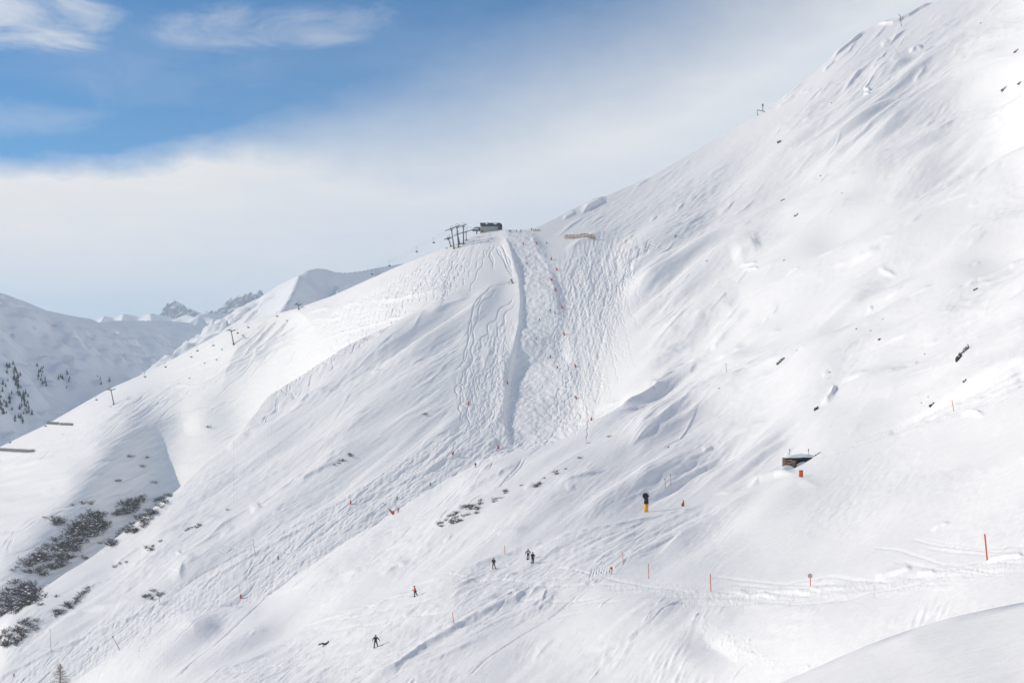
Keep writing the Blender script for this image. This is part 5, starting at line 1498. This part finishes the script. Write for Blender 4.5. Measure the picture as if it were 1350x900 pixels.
cp = [conifer(k) for k in range(3)]
rc = random.Random(12)
spots = []
for (x0, y0, x1, y1, n) in [(18, 492, 34, 540, 40), (0, 515, 6, 552, 20), (28, 515, 40, 548, 14), (48, 480, 60, 512, 16), (76, 488, 94, 505, 9), (8, 480, 20, 500, 7), (125, 494, 140, 504, 4), (20, 545, 32, 556, 8), (10, 505, 18, 545, 8)]:
    for _ in range(n):
        f = rc.random(); spots.append((x0 + f * (x1 - x0) + rc.gauss(0, 3), y0 + f * (y1 - y0) + rc.gauss(0, 5)))
for x, y in spots:
    q = hit_far(x, y)
    if q is None:
        continue
    o = bpy.data.objects.new('conifer', cp[rc.randrange(3)]); COL.objects.link(o); s = rc.uniform(4, 8.5)
    o.location = q; o.scale = (s, s, s); o.rotation_euler = (0, 0, rc.uniform(0, 6.28))
    tag(o, 'distant dark conifer dotted on the shaded far mountainside', 'tree', 'conifers on the far mountainside')

# ---------------------------------------------------------------- drifting snow dust by the ridge
pm = at(560, 334); c = V(540, 322, pm.y + 25)
md = bpy.data.meshes.new('snow_dust'); b = NEW(); ball(b, (0, 0, 0), (19, 10, 11), 3); b.to_mesh(md); b.free()
mo = bpy.data.objects.new('snow_mist', md); COL.objects.link(mo); mo.location = c; mo['kind'] = 'stuff'; mo.rotation_euler = (0, -.25, 0)
mm = bpy.data.materials.new('blown_snow'); N, L = nodes_of(mm)
for n in list(N):
    if n.type == 'BSDF_PRINCIPLED':
        N.remove(n)
pv = N.new('ShaderNodeVolumePrincipled'); pv.inputs['Color'].default_value = (.98, .99, 1, 1)
tc = N.new('ShaderNodeTexCoord'); nz = N.new('ShaderNodeTexNoise'); nz.inputs['Scale'].default_value = .11; nz.inputs['Detail'].default_value = 5; nz.inputs['Roughness'].default_value = .6; L.new(tc.outputs['Object'], nz.inputs['Vector'])
mp = N.new('ShaderNodeMapping'); mp.inputs['Scale'].default_value = (1 / 19, 1 / 10, 1 / 11); L.new(tc.outputs['Object'], mp.inputs['Vector'])
ln = N.new('ShaderNodeVectorMath'); ln.operation = 'LENGTH'; L.new(mp.outputs['Vector'], ln.inputs[0])
fall = N.new('ShaderNodeMapRange'); fall.inputs['From Min'].default_value = 1.0; fall.inputs['From Max'].default_value = .1; L.new(ln.outputs['Value'], fall.inputs['Value'])
mr = N.new('ShaderNodeMapRange'); mr.inputs['From Min'].default_value = .45; mr.inputs['From Max'].default_value = .72; L.new(nz.outputs['Fac'], mr.inputs['Value'])
mu = N.new('ShaderNodeMath'); mu.operation = 'MULTIPLY'; L.new(fall.outputs['Result'], mu.inputs[0]); L.new(mr.outputs['Result'], mu.inputs[1])
mu2 = N.new('ShaderNodeMath'); mu2.operation = 'MULTIPLY'; mu2.inputs[1].default_value = .06; L.new(mu.outputs[0], mu2.inputs[0])
L.new(mu2.outputs[0], pv.inputs['Density']); L.new(pv.outputs[0], N['Material Output'].inputs['Volume'])
md.materials.append(mm)

# ================================================================ people
def skin_mesh(verts, edges, radii, root=0, sub=2):
    me = bpy.data.meshes.new('tmp'); me.from_pydata(verts, edges, [])
    o = bpy.data.objects.new('tmp', me); COL.objects.link(o)
    md_ = o.modifiers.new('s', 'SKIN'); md_.use_smooth_shade = True
    for k, r in enumerate(radii):
        sv = me.skin_vertices[0].data[k]; sv.radius = r if isinstance(r, tuple) else (r, r); sv.use_root = (k == root)
    if sub:
        ss = o.modifiers.new('d', 'SUBSURF'); ss.levels = sub; ss.render_levels = sub
    dg = bpy.context.evaluated_depsgraph_get(); dg.update()
    out_ = bpy.data.meshes.new_from_object(o.evaluated_get(dg))
    bpy.data.objects.remove(o); bpy.data.meshes.remove(me)
    return out_


def limb(a, b, t):
    return Vector(a).lerp(Vector(b), t)


def person(loc, rz, label, pose, mj, mt_, mh, extra=None, ski_dir=0.0, group='skiers on the slopes', poles=True, lying=None):
    """a skier about 1.78 m tall; pose gives the joints in metres, facing -y"""
    t = empty('person', loc, label, 'person', group, rz)
    J = dict(pelvis=(0, 0, .93), chest=(0, -.02, 1.3), neck=(0, -.02, 1.47), head=(0, -.03, 1.62), crown=(0, -.02, 1.74),
             shl=(-.2, 0, 1.42), ell=(-.34, .02, 1.16), hal=(-.38, -.12, .95), shr=(.2, 0, 1.42), elr=(.34, .02, 1.16), har=(.38, -.12, .95),
             hil=(-.1, 0, .9), knl=(-.15, -.06, .5), fol=(-.18, 0, .1), tol=(-.18, -.2, .06), hir=(.1, 0, .9), knr=(.15, -.06, .5), for_=(.18, 0, .1), tor=(.18, -.2, .06))
    J.update(pose)
    P_ = {k: Vector(v) for k, v in J.items()}
    hand = []
    names = ['pelvis', 'chest', 'neck', 'head', 'crown', 'shl', 'ell', 'hal', 'shr', 'elr', 'har', 'hil', 'knl', 'fol', 'tol', 'hir', 'knr', 'for_', 'tor']
    rad = dict(pelvis=(.15, .11), chest=(.17, .12), neck=.06, head=(.085, .1), crown=.06, shl=.07, ell=.05, hal=.035, shr=.07, elr=.05, har=.035, hil=.09, knl=.065, fol=.05, tol=.04, hir=.09, knr=.065, for_=.05, tor=.04)
    idx = {n: i for i, n in enumerate(names)}
    E_ = [('pelvis', 'chest'), ('chest', 'neck'), ('neck', 'head'), ('head', 'crown'), ('chest', 'shl'), ('shl', 'ell'), ('ell', 'hal'), ('chest', 'shr'), ('shr', 'elr'), ('elr', 'har'),
          ('pelvis', 'hil'), ('hil', 'knl'), ('knl', 'fol'), ('fol', 'tol'), ('pelvis', 'hir'), ('hir', 'knr'), ('knr', 'for_'), ('for_', 'tor')]
    vs = [P_[n] for n in names]; rs = [rad[n] for n in names]; es = [(idx[a], idx[b]) for a, b in E_]
    for side, e_, h_k in (('l', 'ell', 'hal'), ('r', 'elr', 'har')):
        d = (P_[h_k] - P_[e_]).normalized(); sx_ = d.orthogonal().normalized(); sy_ = d.cross(sx_)
        for k in range(4):
            o_ = sx_ * (k - 1.5) * .021
            vs += [P_[h_k] + d * .06 + o_, P_[h_k] + d * (.11 + .008 * (k in (1, 2))) + o_ * 1.1 + sy_ * .012, P_[h_k] + d * (.135 + .012 * (k in (1, 2))) + o_ * 1.1 + sy_ * .045]
            rs += [.011, .0095, .008]; n0 = len(vs) - 3; es += [(idx[h_k], n0), (n0, n0 + 1), (n0 + 1, n0 + 2)]
        vs += [P_[h_k] + sx_ * .04 + d * .03, P_[h_k] + sx_ * .05 + d * .07 + sy_ * .03]; rs += [.012, .01]; n0 = len(vs) - 2; es += [(idx[h_k], n0), (n0, n0 + 1)]
    me = skin_mesh(vs, es, rs, 0, 1); me.materials.append(m_skin)
    body = bpy.data.objects.new('body', me); COL.objects.link(body); body.parent = t
    # jacket over torso and arms
    jn = ['pelvis', 'chest', 'neck', 'shl', 'ell', 'hal', 'shr', 'elr', 'har']; ji = {n: i for i, n in enumerate(jn)}
    jv = [P_[n] for n in jn]; jv[0] = jv[0] + Vector((0, 0, -.06)); jv[5] = limb(P_['ell'], P_['hal'], .92); jv[8] = limb(P_['elr'], P_['har'], .92)
    me = skin_mesh(jv, [(0, 1), (1, 2), (1, 3), (3, 4), (4, 5), (1, 6), (6, 7), (7, 8)], [(.205, .15), (.215, .16), (.09, .085), .105, .08, .06, .105, .08, .06], 0, 2); me.materials.append(mj)
    o = bpy.data.objects.new('jacket', me); COL.objects.link(o); o.parent = t
    # trousers
    tn = ['pelvis', 'hil', 'knl', 'fol', 'hir', 'knr', 'for_']
    tv = [P_[n] for n in tn]
    me = skin_mesh(tv, [(0, 1), (1, 2), (2, 3), (0, 4), (4, 5), (5, 6)], [(.18, .14), .125, .095, .085, .125, .095, .085], 0, 2); me.materials.append(mt_)
    o = bpy.data.objects.new('trousers', me); COL.objects.link(o); o.parent = t
    # helmet, goggles, gloves, boots
    hd = (P_['crown'] - P_['head']).normalized()
    b = NEW(); ball(b, P_['head'] + hd * .06, (.125, .14, .12), 3)
    bmesh.ops.delete(b, geom=[v for v in b.verts if v.co.z < P_['head'].z - .02 and v.co.y < P_['head'].y - .03], context='VERTS'); link('helmet', b, mh, t, True)
    b = NEW(); ball(b, P_['head'] + Vector((0, -.075, .02)), (.085, .04, .035), 2); cyl(b, P_['head'] + Vector((0, -.1, -.03)), P_['head'] + Vector((0, -.125, -.045)), .018, .01, 6); link('goggles', b, m_black, t, True)
    for k in ('hal', 'har'):
        e_ = P_['ell' if k == 'hal' else 'elr']; d = (P_[k] - e_).normalized()
        b = NEW(); cyl(b, P_[k] - d * .09, P_[k] + d * .01, .05, .055, 10); link('glove_cuff', b, m_black, t)
    for f_, to_ in (('fol', 'tol'), ('for_', 'tor')):
        b = NEW(); cyl(b, P_[f_] + (P_['knl' if f_ == 'fol' else 'knr'] - P_[f_]) * .45, P_[f_] + Vector((0, 0, -.04)), .075, .085, 10); cyl(b, P_[f_] + Vector((0, 0, -.02)), P_[to_] + Vector((0, 0, .01)), .075, .06, 10); bo = link('boot', b, m_black, t)
        b = NEW(); d = (P_[to_] - P_[f_]); d.z = 0; d = d.normalized(); c = (P_[f_] + P_[to_]) / 2; c.z = min(P_[f_].z, P_[to_].z) - .05
        if lying:
            d = Vector(lying).normalized()
        sd = d.cross(Vector((0, 0, 1))).normalized()
        prof = [(-.75, 0), (.55, 0), (.75, .03), (.86, .1)]
        pv_ = [[b.verts.new(c + d * s + sd * w_ * .05 + Vector((0, 0, z + e))) for s, z in prof] for w_ in (-1, 1) for e in (0, .02)]
        for k in range(3):
            b.faces.new((pv_[0][k], pv_[0][k + 1], pv_[2][k + 1], pv_[2][k])); b.faces.new((pv_[1][k], pv_[1][k + 1], pv_[3][k + 1], pv_[3][k]))
            b.faces.new((pv_[0][k], pv_[0][k + 1], pv_[1][k + 1], pv_[1][k])); b.faces.new((pv_[2][k], pv_[2][k + 1], pv_[3][k + 1], pv_[3][k]))
        bmesh.ops.recalc_face_normals(b, faces=b.faces); link('ski', b, m_dsteel if extra is None else extra, t)
    if poles:
        for k, s in (('hal', -1), ('har', 1)):
            b = NEW(); a = P_[k]; e_ = a + Vector((s * .12, .42 if not lying else -.7, -a.z + .05)); d = (e_ - a).normalized()
            cyl(b, a - d * .12, e_, .012, .008, 5); cyl(b, e_ - d * .06, e_ - d * .05, .05, .05, 8); link('ski_pole', b, m_dsteel, t)
    return t


m_navy = mat('navy_cloth', (.02, .03, .085), .8, .3, 5); m_blk = mat('black_cloth', (.012, .012, .014), .85, .3, 5); m_char = mat('charcoal_cloth', (.035, .042, .05), .85, .3, 5)
m_slate = mat('slate_green_cloth', (.06, .085, .085), .85, .3, 5); m_maroon = mat('rust_brown_cloth', (.13, .04, .028), .85, .3, 5); m_rj = mat('red_cloth', (.72, .05, .04), .75, .2, 5)
m_blue = mat('blue_cloth', (.012, .06, .14), .8, .3, 5); m_wh = mat('white_cloth', (.7, .7, .72), .8, .1, 5)


def put(px_, py_, *a, **k):
    return person(at(px_, py_), *a, **k)


put(495.2, 853, .15, 'skier in charcoal standing alone with legs apart, lowest on the run', dict(ell=(-.36, .05, 1.2), hal=(-.42, -.12, 1.02), elr=(.38, .0, 1.22), har=(.56, -.08, 1.0), knl=(-.16, -.03, .5), fol=(-.2, .02, .08), tol=(-.24, -.18, .05), knr=(.2, -.05, .5), for_=(.3, .0, .08), tor=(.36, -.18, .05), crown=(-.02, -.03, 1.74)), m_char, m_char, m_blk)
put(547.6, 786, -1.25, 'skier in a red jacket and dark trousers striding across the run', dict(knl=(-.1, -.14, .5), fol=(-.1, -.06, .08), tol=(-.1, -.28, .05), knr=(.1, .12, .5), for_=(.12, .42, .1), tor=(.12, .22, .05), chest=(0, -.1, 1.28), neck=(0, -.13, 1.45), head=(0, -.18, 1.6), crown=(0, -.2, 1.72), shl=(-.2, -.1, 1.4), shr=(.2, -.1, 1.4), ell=(-.3, -.12, 1.14), hal=(-.3, -.36, 1.0), elr=(.3, -.1, 1.14), har=(.3, -.34, .98)), m_rj, m_char, m_blk)
put(650.8, 749, .1, 'skier in a slate jacket and rust-brown trousers, left of the dark pair', dict(knl=(-.14, -.06, .5), fol=(-.17, .0, .08), tol=(-.18, -.2, .05), knr=(.15, -.06, .5), for_=(.3, .02, .08), tor=(.34, -.18, .05), ell=(-.3, -.06, 1.18), hal=(-.2, -.24, 1.05), elr=(.3, -.05, 1.18), har=(.22, -.24, 1.05)), m_slate, m_maroon, m_char, poles=False)
pE = put(696.3, 737.5, 3.3, 'skier in a navy jacket with a white back panel, left of the dark pair', dict(ell=(-.38, .02, 1.22), hal=(-.36, -.2, 1.04), elr=(.4, .05, 1.2), har=(.48, -.12, .98), fol=(-.12, 0, .08), tol=(-.12, -.2, .05), for_=(.12, 0, .08), tor=(.12, -.2, .05)), m_navy, m_navy, m_blk)
b = NEW(); box(b, (0, .19, 1.28), (.26, .07, .3), bev=.03); link('back_panel', b, m_wh, pE)
put(702.2, 741.8, 2.7, 'skier all in black with a hood, right one of the dark pair', dict(chest=(0, -.06, 1.28), head=(0, -.08, 1.6), crown=(0, -.09, 1.72), knl=(-.12, -.12, .5), fol=(-.12, 0, .08), tol=(-.12, -.2, .05), knr=(.12, -.12, .5), for_=(.14, .0, .08), tor=(.14, -.2, .05), ell=(-.32, -.08, 1.16), hal=(-.26, -.3, 1.02), elr=(.32, -.08, 1.16), har=(.26, -.3, 1.02)), m_blk, m_blk, m_blk)
put(428, 850, -.3, 'fallen skier in dark blue lying on the snow, lowest left of the run', dict(pelvis=(0, 0, .2), chest=(.36, .05, .34), neck=(.5, .05, .46), head=(.6, .02, .58), crown=(.66, .0, .68), shl=(.38, -.18, .36), ell=(.3, -.4, .22), hal=(.46, -.5, .1), shr=(.4, .2, .42), elr=(.62, .38, .3), har=(.8, .4, .12),
    hil=(-.08, -.1, .18), knl=(-.45, -.16, .26), fol=(-.82, -.2, .1), tol=(-.9, -.28, .24), hir=(-.08, .1, .2), knr=(-.42, .16, .3), for_=(-.8, .12, .12), tor=(-.88, .08, .28)), m_blue, m_blk, m_blk, lying=(.25, -1, .05), poles=True)

# far skiers: one small figure, copied
fs = person(at(725.2, 411), 2.9, 'tiny skier in black, left of the close pair halfway down the mogul piste', dict(knl=(-.14, -.16, .5), knr=(.14, -.16, .5), chest=(0, -.12, 1.24), neck=(0, -.16, 1.4), head=(0, -.2, 1.54), crown=(0, -.22, 1.66)), m_blk, m_char, m_blk, group='tiny skiers far away on the piste')
for x, y, lab, c in [(731.8, 414, 'tiny skier in brown, right of the close pair halfway down the mogul piste', m_maroon), (711.2, 423, 'tiny dark skier just below the close pair on the mogul piste', m_blk), (706.8, 447.5, 'tiny slate-clad skier alone in the middle of the mogul piste', m_slate), (725.6, 472, 'tiny navy skier on the lower mogul piste above the dark one', m_navy), (735.2, 486, 'tiny dark skier lowest on the mogul piste near the right border', m_blk),
                     (694.6, 348.5, 'tiny dark skier near the top of the mogul piste, below the summit', m_blk), (689.8, 322.5, 'tiny skier in red just below the summit on the mogul piste', m_maroon), (669.4, 509, 'tiny maroon skier by the windrow', None), (567.4, 640, 'tiny slate skier on the lower piste, midway along the smooth slope edge', m_slate), (523.6, 658.5, 'tiny rust-clad skier above the orange lance on the lower piste', m_maroon), (525, 675, 'tiny red-clad skier right beside the orange lance', m_rj),
                     (627, 615.5, 'tiny dark skier on the edge where the lower piste narrows', m_blk), (366.6, 737, 'tiny dark skier alone on the lower left piste', m_blk), (18.2, 892, 'tiny dark skier in the bottom left corner', m_blk), (721, 322, 'tiny navy skier right of the topmost red lance', m_navy),
                     (671.6, 306, 'left person standing on the summit beside the station', m_blk), (673.6, 306, 'person standing close to the station on the summit, second from left', m_char), (680.5, 305.8, 'middle person standing on the summit skyline', m_blk), (686.5, 305.6, 'person standing on the summit skyline, left of the sign post', m_char), (701, 303.5, 'person standing where the summit meets the right-hand hill', m_blk), (890.7, 313, 'tiny person alone on the traverse line of the right-hand hill', m_char)]:
    if c is None:
        continue
    dup(fs, at(x, y), rk.uniform(2.2, 3.8), lab, None, .95, {'black_cloth': c})


# ---------------------------------------------------------------- every piece an object of its own
def islands(o):
    b = NEW(); b.from_mesh(o.data); b.verts.ensure_lookup_table()
    seen = [-1] * len(b.verts); k = 0
    for v in b.verts:
        if seen[v.index] >= 0:
            continue
        st_ = [v]; seen[v.index] = k
        while st_:
            q = st_.pop()
            for e_ in q.link_edges:
                w_ = e_.other_vert(q)
                if seen[w_.index] < 0:
                    seen[w_.index] = k; st_.append(w_)
        k += 1
    b.free()
    if k < 2:
        return
    for i in range(k):
        c = NEW(); c.from_mesh(o.data); c.verts.ensure_lookup_table()
        bmesh.ops.delete(c, geom=[v for v in c.verts if seen[v.index] != i], context='VERTS')
        if i == 0:
            first = c
        else:
            n = link(o.name.split('.')[0], c, list(o.data.materials), o.parent); n.matrix_parent_inverse = o.matrix_parent_inverse
    first.to_mesh(o.data); first.free()


for o in [o for o in COL.objects if o.type == 'MESH' and o.parent is not None and o.name.split('.')[0] in ('post', 'sheave', 'snow_patch', 'snow_cap', 'window', 'snow_drift', 'eave_post', 'stone')]:
    islands(o)
